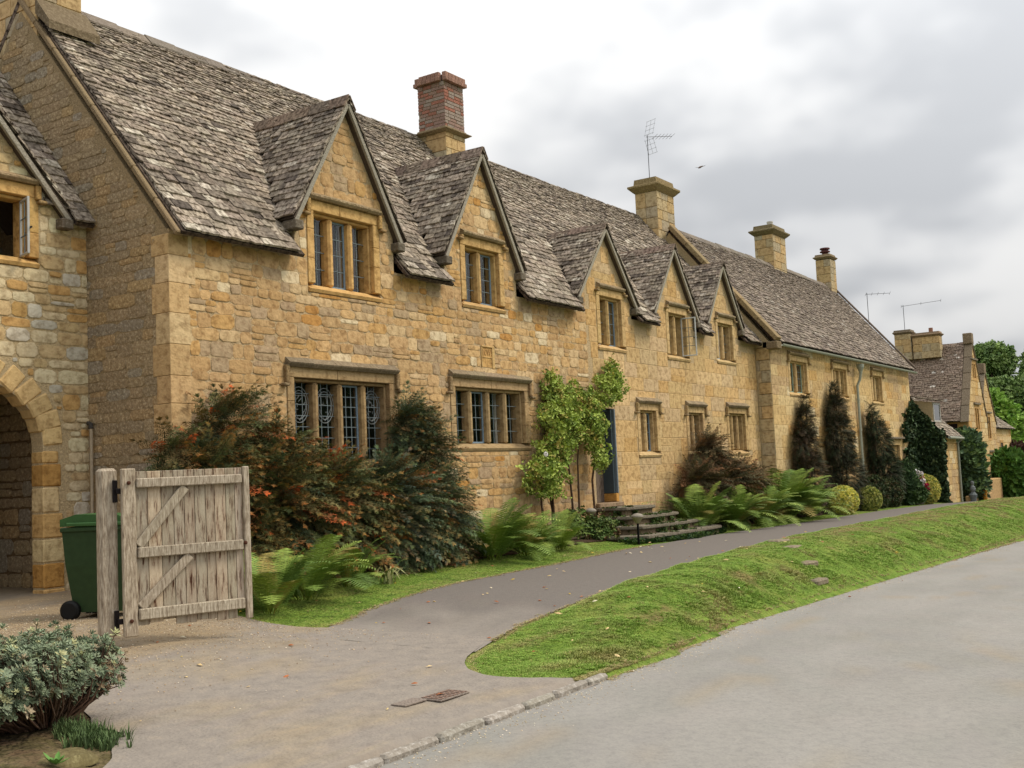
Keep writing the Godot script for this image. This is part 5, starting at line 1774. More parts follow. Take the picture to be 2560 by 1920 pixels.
	conifer("spreading_conifer", "broad dark conifer rising between the two four light windows", [[Vector3(12.6, 1.0, -10.7), Vector3(.85, .85, .62)], [Vector3(13.8, 2.2, -11.18), Vector3(.3, .66, .24)], [Vector3(13.95, 1.7, -11.05), Vector3(.36, .8, .36)], [Vector3(13.65, .85, -10.8), Vector3(.58, .85, .6)], [Vector3(12.4, 1.15, -10.95), Vector3(.5, .45, .42)]], 4600, [.28, .56], yew2, Vector3(.25, -.05, .25), ZA, "", .35, .0)
	var brown := [[5, sr(100, 88, 62)], [3, sr(122, 94, 66)], [3, sr(84, 82, 56)], [1, sr(146, 104, 72)]]
	conifer("spreading_conifer", "low browned conifer mound under the small twin light windows", [[Vector3(25.3, .95, -10.85), Vector3(1.1, .7, .5)], [Vector3(25.0, 1.65, -11.1), Vector3(.5, .7, .32)], [Vector3(26.4, 1.0, -10.9), Vector3(.9, .6, .5)], [Vector3(24.1, 1.1, -10.95), Vector3(.7, .5, .45)]], 2900, [.3, .65], brown, Vector3(.25, -.05, .2), ZA, "", .35, -1.0)
	var dk := [[5, sr(72, 70, 54)], [4, sr(60, 70, 50)], [2, sr(94, 80, 60)]]
	var dg2 := [[7, sr(54, 66, 46)], [3, sr(74, 84, 56)], [2, sr(84, 72, 56)]]
	conifer("columnar_conifer", "ragged brown columnar conifer nearest the cottage row, against the plain house", [[Vector3(31.0, 1.0, -10.7), Vector3(.75, 1.0, .4)], [Vector3(31.05, 2.0, -10.8), Vector3(.6, .8, .3)], [Vector3(31.35, 2.75, -10.85), Vector3(.3, .55, .22)], [Vector3(31.4, 3.3, -10.87), Vector3(.14, .35, .12)]], 4200, [.14, .3], [[3, sr(98, 80, 62)], [3, sr(78, 70, 54)], [3, sr(64, 70, 50)]], Vector3(.1, .1, .1), -11.08, "columnar conifers against the plain house", .5, -1.0)
	conifer("columnar_conifer", "tallest dark columnar conifer against the plain house, beside the downpipe", [[Vector3(34.2, .9, -10.65), Vector3(.95, 1.1, .45)], [Vector3(34.0, 2.2, -10.75), Vector3(.75, .95, .35)], [Vector3(34.0, 3.1, -10.8), Vector3(.45, .6, .26)], [Vector3(34.15, 3.65, -10.85), Vector3(.2, .4, .14)]], 6000, [.14, .3], dk, Vector3(.1, .1, .1), -11.08, "columnar conifers against the plain house", .5, -1.0)
	conifer("columnar_conifer", "dark green columnar conifer right of the downpipe on the plain house", [[Vector3(38.3, .9, -10.6), Vector3(.85, 1.1, .45)], [Vector3(38.1, 2.0, -10.7), Vector3(.65, .9, .35)], [Vector3(37.75, 2.7, -10.75), Vector3(.34, .55, .24)], [Vector3(37.7, 3.15, -10.8), Vector3(.16, .35, .12)]], 5000, [.14, .3], dg2, Vector3(.1, .1, .1), -11.08, "columnar conifers against the plain house", .5, -1.0)
	bushy("clipped_hedge", "low dark clipped hedge between the columnar conifers", "hedge", [[Vector3(36.3, .55, -10.5), Vector3(.9, .6, .5)], [Vector3(37.6, .5, -10.45), Vector3(.9, .55, .5)]], 1500, boxl, [1.2, 2.2], [[3, sr(66, 78, 50)], [2, sr(84, 94, 58)], [1, sr(94, 86, 58)]], -11.08, "", .12)
	for e in [[31.75, -10.05, .42, "round clipped box ball with yellow variegation beside the ferns", [[4, sr(232, 224, 118)], [2, sr(242, 238, 160)], [2, sr(166, 176, 88)]]], [34.4, -10.1, .38, "round clipped box ball with greener leaves beside the yellow one", [[3, sr(184, 184, 98)], [2, sr(216, 212, 134)], [3, sr(116, 132, 68)]]], [41.3, -10.15, .55, "broad clipped box mound with yellow top below the ivy wall", [[3, sr(210, 202, 104)], [2, sr(226, 218, 130)], [3, sr(130, 144, 72)]]]]:
		bushy("box_ball", e[3], "box shrub", [[Vector3(e[0], H(e[0], e[1]) + e[2] * .92, e[1]), Vector3(e[2] * (1.15 if e[2] > .4 else 1.0), e[2], e[2])]], 2600, boxl, [.9, 1.5], e[4], -11.08, "clipped box balls by the footpath", .06)
	bushy("laurel_bush", "dark glossy bush beside the flower pots", "bush", [[Vector3(39.6, .6, -10.45), Vector3(.75, .7, .5)], [Vector3(40.6, .75, -10.6), Vector3(.9, .8, .4)]], 1300, bushl, [.8, 1.3], [[4, sr(60, 80, 50)], [2, sr(84, 106, 62)]], -11.08, "", .15)
	# flowers in pots
	for e in [[40.05, "grey stone pot of white flowers by the double door", [[3, sr(226, 220, 220)], [1, sr(212, 150, 170)]], 1.05, .18], [40.45, "grey stone pot of trailing crimson flowers by the box mound", [[3, sr(160, 28, 60)], [1, sr(196, 50, 90)]], .75, .3]]:
		var y := H(e[0], -10.1)
		var o := thing("flower_pot", e[1], "flower pot", Vector3(e[0], y, -10.1), "flower pots by the double door")
		var g := Geo.new()
		g.lathe(at(e[0], y, -10.1), [[.1, 0.0], [.12, .05], [.16, .24], [.18, .26], [.17, .3], [.0, .3]], 16, sr(138, 130, 116))
		part(g, "pot", M.lichen_stone, o)
		var xs := []; var cs := []; var xs2 := []; var cs2 := []
		for i in 160:
			var p := Vector3(e[0], y + .45, -10.1) + sphere_dir() * Vector3(.28, .3, .24)
			xs.push_back(Transform3D(frame(sphere_dir(), Vector3.UP).scaled(Vector3(.9, .9, .9)), p)); cs.push_back(shade(sr(66, 92, 46), .2))
		for i in 46:
			var p := Vector3(e[0], y + e[3] - .2, -10.0) + sphere_dir() * Vector3(.26, .34, .2)
			xs2.push_back(Transform3D(frame(sphere_dir(), Vector3.UP).scaled(Vector3(1.6, 1.6, 1.6)), p)); cs2.push_back(shade(pick(e[2]), .15))
		many(bushl[0], xs, cs, "foliage", o)
		many(SMALL[0], xs2, cs2, "blossom", o)
	# ivy over the wing and the corner of the plain house
	var io := thing("ivy", "dark ivy covering the side of the low wing and corner of the plain house", "ivy", Vector3(44, 0, -10.6))
	var ixs := []; var ics := []
	for i in 3600:
		var p: Vector3
		if i % 3 == 0:
			p = Vector3(rnd(42.2, 44.05), 0, -11.0)
			p.y = rnd(-.1, 3.6)
			if wob.get_noise_2d(p.x * 40, p.y * 30) < lin(p.x, [[42.2, .25], [43.2, .0], [44.0, -.4]]) + (.15 if p.y > 2.6 else 0.0): continue
			p.z += rnd(0, .14)
		else:
			p = Vector3(43.95 - rnd(0, .16), 0, rnd(-11.05, -9.98))
			p.y = rnd(-.2, 2.55 + (-10.0 - p.z) * 1.15)
			if p.z > -10.1: p.x = 43.96 + rnd(-.14, .03); p.z = -10.0 + rnd(0, .04)
		var s := rnd(.8, 1.5)
		ixs.push_back(Transform3D(frame(Vector3(rnd(-1, .2), rnd(-.6, .6), rnd(-.2, 1)), sphere_dir()).scaled(Vector3(s, s, s)), p))
		ics.push_back(shade(pick([[5, sr(58, 76, 52)], [2, sr(82, 102, 66)], [1, sr(112, 128, 92)]]), .25))
	many(ivy[0], ixs, ics, "foliage", io)
	var ig := Geo.new()
	for i in 5: ig.tube([Vector3(43.9, -.2, -10.2 - i * .18), Vector3(43.96, 1.2, -10.3 - i * .16), Vector3(43.97, 2.3, -10.35 - i * .15)], [.025, .018, .008], 5, sr(80, 64, 48))
	part(ig, "stem", M.bark, io)
	# climbing rose round the door
	var rb := [[Vector3(18.8, 2.85, -11.2), Vector3(.95, .5, .26)], [Vector3(18.3, 2.6, -11.15), Vector3(.7, .55, .3)], [Vector3(19.5, 2.6, -11.15), Vector3(.55, .5, .26)], [Vector3(20.3, 3.3, -11.2), Vector3(.65, .34, .22)], [Vector3(20.75, 3.6, -11.3), Vector3(.3, .35, .15)], [Vector3(17.65, 1.6, -11.1), Vector3(.65, .42, .3)], [Vector3(18.1, 2.1, -11.2), Vector3(.5, .45, .25)], [Vector3(19.8, 2.1, -11.15), Vector3(.3, .5, .18)], [Vector3(18.3, 3.3, -11.3), Vector3(.3, .3, .14)]]
	var ro := thing("climbing_rose", "light green climbing rose trained over the wall beside the front door", "climber", Vector3(17.9, .35, -11.25))
	var sets := [[], []]; var tints := [[], []]
	for i in 4200:
		var k := blob_pick(rb)
		var d := sphere_dir()
		var p: Vector3 = rb[k][0] + rb[k][1] * d * (1.0 - absf(rng.randfn(0, .3))) * (1.0 + .55 * wob.get_noise_3dv(d * 30 + Vector3(k * 40, 0, 0)))
		if p.z < ZA + .04: p.z = ZA + .04 + rnd(0, .05)
		if wob.get_noise_3dv(p * 40) < -.02: continue
		var j := i % 2
		var s := rnd(.7, 1.35)
		sets[j].push_back(Transform3D(frame((d + Vector3.DOWN * .2 + sphere_dir() * .7).normalized(), sphere_dir()).scaled(Vector3(s, s, s)), p))
		tints[j].push_back(shade(pick([[4, sr(150, 168, 76)], [3, sr(172, 186, 92)], [2, sr(120, 140, 66)], [1, sr(176, 164, 90)]]), .2))
	for j in 2: many(rose[j], sets[j], tints[j], "foliage", ro)
	var rs := Geo.new()
	for e in [[17.75, 1.5, 17.6, .15], [17.95, 1.9, 17.95, .15], [18.2, 2.4, 18.05, -.1], [18.75, 2.5, 18.75, .1], [19.2, 2.4, 18.95, .2], [20.2, 3.2, 19.6, .1]]:
		rs.tube([Vector3(e[2], .3, -11.2), Vector3(e[2] + e[3] * .4, lerpf(.3, e[1], .4), -11.25 + rnd(-.05, .05)), Vector3(lerpf(e[2], e[0], .7), lerpf(.3, e[1], .75), -11.28), Vector3(e[0], e[1], -11.25)], [.03, .024, .018, .01], 6, vary(sr(92, 72, 56), .2))
	part(rs, "stem", M.bark, ro)
	var rf := Geo.new()
	for i in 5: rf.lathe(Transform3D(frame(Vector3(-.4, .2, 1), Vector3.UP), Vector3(17.28, 1.98, -10.88)), [[.0, 0.0], [.04, .01], [.05, .04], [.02, .05], [.0, .03]], 8, sr(236, 232, 226))
	part(rf, "blossom", M.cloth, ro)

	# ---- ferns, strap leaves, small plants
	fern("bright fern clump at the foot of the conifer, next to the gate", Vector3(8.95, 0, -9.35), 36, [.65, .95], fcols[0])
	fern("bright fern clump spilling over the lawn below the shield window", Vector3(9.85, 0, -9.7), 44, [.65, 1.0], fcols[0])
	fern("dark fern tucked under the conifer behind the strap leaved plant", Vector3(10.9, 0, -9.95), 30, [.55, .85], fcols[2])
	fern("tall upright fern clump below the window with the blue casement", Vector3(14.6, 0, -10.25), 56, [.9, 1.2], fcols[1])
	fern("spreading fern clump between the tall fern and the rose", Vector3(15.5, 0, -10.2), 44, [.65, .95], fcols[0])
	fern("small arching fern left of the steps", Vector3(16.7, 0, -10.3), 34, [.55, .85], fcols[1])
	fern("feathery fern clump right beside the steps", Vector3(22.7, 0, -10.4), 60, [.9, 1.25], fcols[1])
	fern("feathery fern clump in front of the browned conifer", Vector3(24.1, 0, -10.2), 64, [.85, 1.2], fcols[0])
	fern("deep green fern clump between two ferns near the browned conifer", Vector3(25.8, 0, -10.2), 64, [.95, 1.3], fcols[2])
	fern("largest feathery fern clump at the corner of the plain house", Vector3(27.9, 0, -10.35), 84, [1.2, 1.7], fcols[0])
	fern("feathery fern clump beside the yellow box ball", Vector3(29.5, 0, -10.3), 60, [.9, 1.3], fcols[2])
	var so := thing("strap_leaved_plant", "clump of long pale arching strap leaves at the lawn edge", "plant", Vector3(11.45, H(11.45, -9.75), -9.75))
	for i in 30:
		var g := Geo.new()
		var a := rnd(0, TAU); var out := Vector3(cos(a), 0, sin(a) * .8 + .25)
		var ln := rnd(.45, .8); var up2 := rnd(.5, 1.0)
		var c := vary(pick([[3, sr(146, 152, 96)], [2, sr(100, 128, 60)], [2, sr(176, 170, 120)]]), .12)
		var prev := so.position + Vector3(rnd(-.08, .08), -.01, rnd(-.08, .08))
		var side := out.cross(Vector3.UP).normalized() * .014
		var p0 := prev
		for k in 6:
			var u := (k + 1) / 6.0
			var q: Vector3 = p0 + out * ln * .75 * u * u + Vector3.UP * ln * up2 * (u - .75 * u * u * u)
			q.y = maxf(q.y, H(q.x, q.z) + .01)
			var w0 := 1.0 - k / 7.0; var w1 := 1.0 - (k + 1) / 6.4
			g.quad(prev - side * w0, prev + side * w0, q + side * w1, q - side * w1, c)
			prev = q
		part(g, "leaf", M.blade, so)
	bushy("low_shrub", "small leafy undergrowth plants between fern and rose stems", "plant", [[Vector3(16.5, .5, -11.0), Vector3(.7, .4, .35)], [Vector3(18.4, .5, -11.0), Vector3(.6, .45, .3)], [Vector3(18.9, .45, -10.7), Vector3(.4, .35, .3)]], 1000, rose, [.8, 1.3], [[3, sr(78, 98, 48)], [2, sr(104, 118, 60)], [1, sr(116, 92, 62)]], ZA, "", .3)

	# ---- foreground shrub, rock and weeds by the forecourt
	var fo := thing("felted_shrub", "sprawling shrub with grey green felted leaves beside the forecourt", "shrub", Vector3(4.35, H(4.35, -6.5), -6.5))
	var fb := [[Vector3(4.1, .46, -6.4), Vector3(.36, .26, .36)], [Vector3(4.45, .46, -6.7), Vector3(.34, .24, .36)], [Vector3(3.7, .48, -6.3), Vector3(.42, .28, .42)], [Vector3(4.65, .4, -6.55), Vector3(.2, .22, .24)]]
	var ros := [rosette_mesh(401).mesh(M.felt), rosette_mesh(402).mesh(M.felt)]
	rng.seed = 412
	var fs := [[], []]; var ft := [[], []]
	var tw := Geo.new()
	for i in 5600:
		var k := blob_pick(fb)
		var d := sphere_dir()
		d.y = d.y * .8 + .25
		var deep := 1.0 - absf(rng.randfn(0, .2))
		var p: Vector3 = fb[k][0] + fb[k][1] * d * deep * (1.0 + .5 * wob.get_noise_3dv(d * 26 + Vector3(k * 30, 0, 0)) + (.22 if rng.randf() < .06 else 0.0))
		if p.y < H(p.x, p.z) + .05 or in_blobs(p, fb, k, .6) or wob.get_noise_3dv(p * 90) < -.25: continue
		var right := p.x > 4.5 and p.y < .55
		if right and rng.randf() < .6: continue
		var s := rnd(.36, .7)
		fs[i % 2].push_back(Transform3D(frame((d + Vector3.UP * .6 + sphere_dir() * .4).normalized(), sphere_dir()).scaled(Vector3(s, s, s)), p))
		ft[i % 2].push_back(shade(sr(146, 128, 102) if right and rng.randf() < .5 else pick([[5, sr(138, 149, 122)], [4, sr(114, 127, 100)], [1, sr(176, 176, 132)], [.8, sr(166, 150, 122)]]), .14))
		if i % 3 == 0:
			var f := Vector3(lerpf(p.x, 4.35, .6), H(4.35, -6.5) + .03, lerpf(p.z, -6.55, .6))
			tw.tube([f, f.lerp(p, .5) + sphere_dir() * .05, p], [.009, .006, .003], 4, vary(sr(124, 98, 80), .25), false)
	for j in 2: many(ros[j], fs[j], ft[j], "foliage", fo)
	part(tw, "twigs", M.bark, fo).set_meta("kind", "stuff")
	var rk := thing("edging_rock", "half buried sandy rock under the felted shrub", "rock", Vector3(3.85, .2, -5.75))
	var rg := Geo.new()
	rg.add(rubble_piece(sr(128, 118, 82)), Transform3D(Basis(Vector3(.4, 0, .1), Vector3(-.1, 0, .3) * -1.0, Vector3(0, .07, 0)), Vector3(3.85, H(3.85, -5.75) - .05, -5.75)))
	part(rg, "rock", M.lichen_stone, rk)
	var tuf := [tuft_mesh(501, 9).mesh(M.blade), tuft_mesh(502, 9).mesh(M.blade)]
	rng.seed = 510
	var go := thing("grass_clump", "dark fine grass clump at the edge of the forecourt", "grass", Vector3(4.35, H(4.35, -6.05), -6.05))
	var gx := []; var gc := []
	for i in 200:
		var p := Vector3(4.3 + rng.randfn(0, .09), 0, -6.05 + rng.randfn(0, .09))
		p.y = H(p.x, p.z)
		var s := rnd(.07, .15)
		gx.push_back(Transform3D(Basis(Vector3.UP, rnd(0, TAU)).scaled(Vector3(s * .6, s, s * .6)), p)); gc.push_back(shade(sr(88, 108, 66), .25))
	many(tuf[0], gx, gc, "blades", go)
	for e in [[3.75, -5.6, "bright green weed rosette on the soil below the rock"], [3.5, -5.9, "bright green weed on the soil beside the rock"]]:
		var wo := thing("weed", e[2], "weed", Vector3(e[0], H(e[0], e[1]), e[1]))
		for i in 9:
			var g := Geo.new()
			var a := TAU * i / 9
			leaf(g, wo.position + Vector3(0, .01, 0), Vector3(cos(a), rnd(.3, 1.0), sin(a)), Vector3.UP, rnd(.06, .11), .03, .2, 1.0)
			for q in g.c.size(): g.c[q] = sr(92, 132, 62)
			part(g, "leaf", M.leaf, wo)

	# ---- turf
	var ts := [[], []]; var tc := [[], []]
	var dry := [[], []]; var dc := [[], []]
	for i in 190000:
		var xx := 7.0 + 50.0 * pow(rng.randf(), 2.15)
		var z := 0.0
		var bank := rng.randf() < .76
		if bank: z = rnd(path_s(xx) - .02, road_n(xx) + .1)
		else:
			z = rnd(-10.4, path_n(xx) + .03)
			if xx > 18.6 and xx < 22.8 or xx > 30.5: continue
			if z < lerpf(-11.4, path_n(xx), .47 if xx < 19 else .64): continue
		if xx < 9.5 and paved(xx, z) > .03: continue
		if xx < 7.15: continue
		var edge := bank and (z > road_n(xx) - .08 + .1 * wob.get_noise_1d(xx * 50) or z < path_s(xx) + .09) or not bank and z > path_n(xx) - .08
		if rng.randf() < bare(xx, z): continue
		var p := Vector3(xx, H(xx, z) - .012, z)
		var far := clampf((xx - 8) / 30.0, 0, 1)
		var s := rnd(.012, .034) * (1.0 + far * .5)
		if edge: s *= .8
		elif bank:
			var low: float = (road_n(xx) - z) / (road_n(xx) - path_s(xx))
			s *= 1.0 + .8 * clampf(1.0 - absf(low - .22) * 4.0, 0, 1) * clampf(.5 + wob.get_noise_2d(xx * 20, z * 20) * 2.0, 0, 1)
		var n := wob.get_noise_2d(xx * 11, z * 22)
		var straw := clampf(n * 1.4 - .05 + (.85 * sm((xx - 15) / 5.0) * sm(1.0 - absf((road_n(xx) - z) / (road_n(xx) - path_s(xx)) - .62) * 3.2) if bank else 0.0), 0, 1)
		var c := sr(134, 161, 70).lerp(sr(166, 146, 102), straw)
		if edge: c = c.lerp(sr(190, 168, 122), rnd(.4, 1.0))
		elif rng.randf() < .06: c = sr(168, 156, 98)
		var j := i % 2
		var t := Transform3D(Basis(Vector3.UP, rnd(0, TAU)).scaled(Vector3(s * 1.3, s, s * 1.3)), p)
		ts[j].push_back(t); tc[j].push_back(shade(c, .22))
	for i in 16000:   # dead grass and trodden stubble along every edge of the tarmac
		var xx := 7.3 + 44.0 * pow(rng.randf(), 1.9)
		var which := rng.randi() % 3
		var z: float = (road_n(xx) + .03 if which == 0 else path_s(xx) if which == 1 else path_n(xx)) + rng.randfn(0, .035) + .05 * wob.get_noise_1d(xx * 60 + which * 200)
		if which == 0 and xx < 7.8 or which == 1 and xx < 8.3 or which == 2 and (xx < 8.6 or xx > 18.4): continue
		var s := rnd(.008, .022) * (1.0 + clampf((xx - 8) / 30.0, 0, 1))
		ts[0].push_back(Transform3D(Basis(Vector3.UP, rnd(0, TAU)).scaled(Vector3(s * 1.8, s, s * 1.8)), Vector3(xx, H(xx, z) + .008, z)))
		tc[0].push_back(shade(pick([[3, sr(184, 164, 120)], [2, sr(160, 140, 100)], [1, sr(140, 150, 76)]]), .2))
	var turf0 := many(tuf[0], ts[0] + ts[1], tc[0] + tc[1], "turf", self)
	turf0.set_meta("label", "short green and straw coloured grass on the bank and lawns")
	turf0.set_meta("category", "grass")
	# fallen leaves and grit
	var lf := Geo.new()
	leaf(lf, Vector3.ZERO, Vector3(0, 0, 1), Vector3.UP, .09, .045, -.3, 1.0)
	var lx := []; var lc := []
	for i in 110:
		var p := Vector3(rnd(5.5, 20), 0, rnd(-10, -4.5))
		p.y = H(p.x, p.z) + .025 + (.02 if paved(p.x, p.z) < 0 else 0.0)
		var s := rnd(.35, .9)
		lx.push_back(Transform3D(Basis.from_euler(Vector3(rnd(-.3, .3), rnd(0, TAU), rnd(-.3, .3))).scaled(Vector3(s, s, s)), p))
		lc.push_back(shade(pick([[2, sr(196, 170, 120)], [2, sr(150, 92, 56)], [1, sr(214, 200, 170)], [1, sr(200, 168, 60)]]), .2))
	var lm := many(lf.mesh(M.leaf), lx, lc, "leaf_litter", self)
	lm.set_meta("label", "scattered dry fallen leaves on grass and paving"); lm.set_meta("category", "leaves")
	var gs := rubble_piece(Color.WHITE).mesh(M.stone)
	var px := []; var pc := []
	for i in 14000:
		var z := -10.2 + rng.randfn(0, 1.3)
		if z > -4.6 or z < -12.9: continue
		var p := Vector3(rnd(lin(z, DRIVE_L), lin(z, DRIVE_R)), 0, z)
		p.y = H(p.x, p.z) + .018
		var s := rnd(.004, .012)
		px.push_back(Transform3D(Basis.from_euler(Vector3(-PI / 2, rnd(0, TAU), 0)).scaled(Vector3(s, s * .5, s)), p))
		pc.push_back(shade(pick([[3, sr(184, 164, 132)], [.6, sr(214, 202, 182)], [3, sr(150, 130, 106)]]), .2))
	for i in 2200:   # grit washed to the edges of the road
		var xx := 2.5 + 32.0 * pow(rng.randf(), 1.6)
		var z: float = road_n(xx) + .06 + absf(rng.randfn(0, .16))
		var s := rnd(.004, .01)
		px.push_back(Transform3D(Basis.from_euler(Vector3(-PI / 2, rnd(0, TAU), 0)).scaled(Vector3(s, s * .5, s)), Vector3(xx, H(xx, z) + .013, z)))
		pc.push_back(shade(pick([[2, sr(196, 182, 156)], [1, sr(170, 154, 130)], [1, sr(210, 202, 186)]]), .2))
	var pm := many(gs, px, pc, "gravel", self)
	pm.set_meta("label", "loose buff gravel strewn over the forecourt and road edge"); pm.set_meta("category", "gravel")

	# ---- roof things and the bird
	aerial("tall aerial with fan reflector on the ashlar chimney between the two houses", Vector3(29.2, 10.1, -14.3), 1.3, Vector3(1, .18, .35), 1.05, 6, true, .011)
	aerial("thin mast aerial with long flat boom behind the plain house gable", Vector3(49.6, 6.2, -14.0), 2.75, Vector3(.5, 0, .85), 1.0, 5, false, .013)
	aerial("small single rod aerial on the far stone chimney stack", Vector3(51.25, 7.3, -12.9), 1.15, Vector3(.3, .08, 1), 1.6, 3, false, .012)
	var bo := thing("bird", "small brown bird flying above the roofs", "bird", Vector3(32.2, 11.05, -14.0))
	var bg := Geo.new()
	bg.lathe(Transform3D(frame(Vector3(.6, .35, .4), Vector3.UP), bo.position - Vector3(.06, .03, .04)), [[.0, 0.0], [.02, .03], [.03, .09], [.022, .15], [.014, .17], [.016, .19], [.0, .21]], 8, sr(112, 92, 82))
	part(bg, "body", M.cloth, bo)
	for s in [-1.0, 1.0]:
		var wg := Geo.new()
		leaf(wg, bo.position, Vector3(.25, .25, s), Vector3(0, 1, 0), .2, .06, .1, 1.0)
		for q in wg.c.size(): wg.c[q] = sr(120, 100, 90)
		part(wg, "wing", M.leaf, bo)

	# ---- far greenery
	bushy("holly_bush", "dark spiky evergreen bush between the ivy wing and the tall gabled house", "bush", [[Vector3(47.6, 1.3, -10.1), Vector3(1.1, 1.3, .8)], [Vector3(47.8, .5, -9.9), Vector3(.9, .7, .6)], [Vector3(48.3, 1.9, -10.1), Vector3(.9, .8, .6)]], 2200, bushl, [1.2, 2.2], [[4, sr(72, 92, 62)], [2, sr(106, 128, 78)], [1, sr(130, 152, 92)]], -99.0, "", .3)
	for e in [[54.6, -9.6, 1.1, 1.1, "bright green rounded bush in front of the narrower gabled house", sr(84, 118, 52)], [57.0, -9.9, 1.2, .95, "clipped green bush next to the bend cottage wall", sr(62, 92, 42)], [60.6, -10.2, .9, .8, "loose green bush by the bend cottage", sr(72, 98, 50)], [63.0, -10.6, 1.0, 1.3, "tall purple brown shrub on the bend cottage corner", sr(84, 62, 52)]]:
		bushy("garden_bush", e[4], "bush", [[Vector3(e[0], H(e[0], e[1]) + e[3] * .9, e[1]), Vector3(e[2], e[3], e[2] * .8)]], 1100, bushl, [1.4, 2.4], [[3, e[5]], [1, e[5] * 1.3]], -99.0, "", .15)
	var wo2 := thing("garden_wall", "low curved stone wall running along the foot of the tall gabled house", "wall", Vector3(49, -.4, -9.4))
	var wgeo := Geo.new()
	wgeo.bx(46.6, 50.4, -.5, .05, -9.9, -9.6, sr(186, 154, 110), .03)
	wgeo.bx(50.42, 53.4, -.7, .6, -10.15, -9.75, sr(190, 158, 112), .03)
	part(wgeo, "wall", M.stone, wo2)
	var po := thing("wooden_bollard", "short orange wooden post by the low garden wall", "post", Vector3(47.6, -.25, -9.35))
	var pg := Geo.new()
	pg.box(at(47.6, .12, -9.35), Vector3(.16, .78, .14), sr(206, 150, 60), .03)
	part(pg, "post", M.wood, po)
	var uo := thing("garden_ornament", "weathered grey lead figure standing beside the low wing downpipe", "ornament", Vector3(46.6, -.2, -9.6))
	var ug := Geo.new()
	ug.lathe(at(46.6, -.25, -9.6), [[.16, 0.0], [.17, .06], [.1, .1], [.12, .2], [.16, .34], [.1, .42], [.06, .46]], 14, sr(130, 138, 142))
	part(ug, "pedestal", M.lichen_stone, uo)
	var ug2 := Geo.new()
	ug2.lathe(at(46.6, .2, -9.6), [[.07, 0.0], [.11, .1], [.1, .2], [.04, .27], [.07, .33], [.07, .4], [.0, .45]], 14, sr(140, 146, 150))
	part(ug2, "figure", M.lichen_stone, uo)
	var tcol := [[4, sr(98, 124, 64)], [3, sr(120, 146, 78)], [2, sr(76, 102, 56)]]
	var n0 := 0
	for e in [[90, -15.8, 10.3, 3.6, "tall dark tree filling the end of the road"], [101, -12, 11.8, 5.0, "largest dark tree behind the bend"], [84, -18.0, 8.4, 2.4, "tree rising behind the gable chimneys"], [112, -8, 12.0, 6.0, "broad dark tree on the far verge"]]:
		var b := []
		rng.seed = 700 + n0
		for i in 9:
			var d := sphere_dir()
			b.push_back([Vector3(e[0], e[2] * .6, e[1]) + d * Vector3(e[3] * .6, e[2] * .3, e[3] * .6), Vector3(1, .75, 1) * e[3] * rnd(.35, .55)])
		b[0][0].x = e[0]; b[0][0].z = e[1]
		bushy("deciduous_tree", e[4], "tree", b, 4200, treel, [.4, .85], [[4, sr(124, 146, 88)], [3, sr(144, 166, 102)], [2, sr(100, 124, 76)]], -99.0, "trees beyond the bend", .2)
		n0 += 1
	rng.seed = 760
	bushy("lime_tree", "smaller bright green tree in front of the dark trees at the bend", "tree", [[Vector3(72, 3.0, -13.2), Vector3(1.5, 1.9, 1.5)], [Vector3(72.4, 1.8, -12.9), Vector3(1.7, 1.5, 1.6)], [Vector3(71.8, 4.3, -13.4), Vector3(1.0, 1.1, 1.0)], [Vector3(72.6, .6, -12.9), Vector3(1.5, 1.0, 1.4)]], 2600, treel, [.5, .9], [[4, sr(136, 170, 78)], [2, sr(156, 186, 94)], [1, sr(108, 142, 66)]], -99.0, "", .2)
	rng.seed = 770
	if true:
		bushy("verge_hedge", "dark hedge bank at the outside of the bend", "hedge", [[Vector3(76, .4, -12.2), Vector3(4.0, 1.4, 1.6)], [Vector3(83, .4, -13.0), Vector3(5.0, 1.6, 1.8)], [Vector3(92, .4, -11), Vector3(6.0, 1.8, 2.0)]], 2600, treel, [.4, .8], [[3, sr(66, 84, 50)], [2, sr(86, 106, 60)]], -99.0, "hedges round the bend", .2)
	# trees across the road, which the windows mirror
	n0 = 0
	for e in [[33, 15], [43, 16], [53, 15], [64, 16]]:
		var b := []
		rng.seed = 800 + n0
		for i in 7:
			var d := sphere_dir()
			b.push_back([Vector3(e[0], 5.2, e[1]) + d * Vector3(2.6, 2.6, 2.0), Vector3(1, .8, 1) * rnd(1.5, 2.3)])
		b[0][0].x = e[0]; b[0][0].z = e[1]
		bushy("roadside_tree", "leafy tree on the verge across the road", "tree", b, 1500, treel, [.7, 1.3], tcol, -99.0, "trees across the road", .2)
		n0 += 1

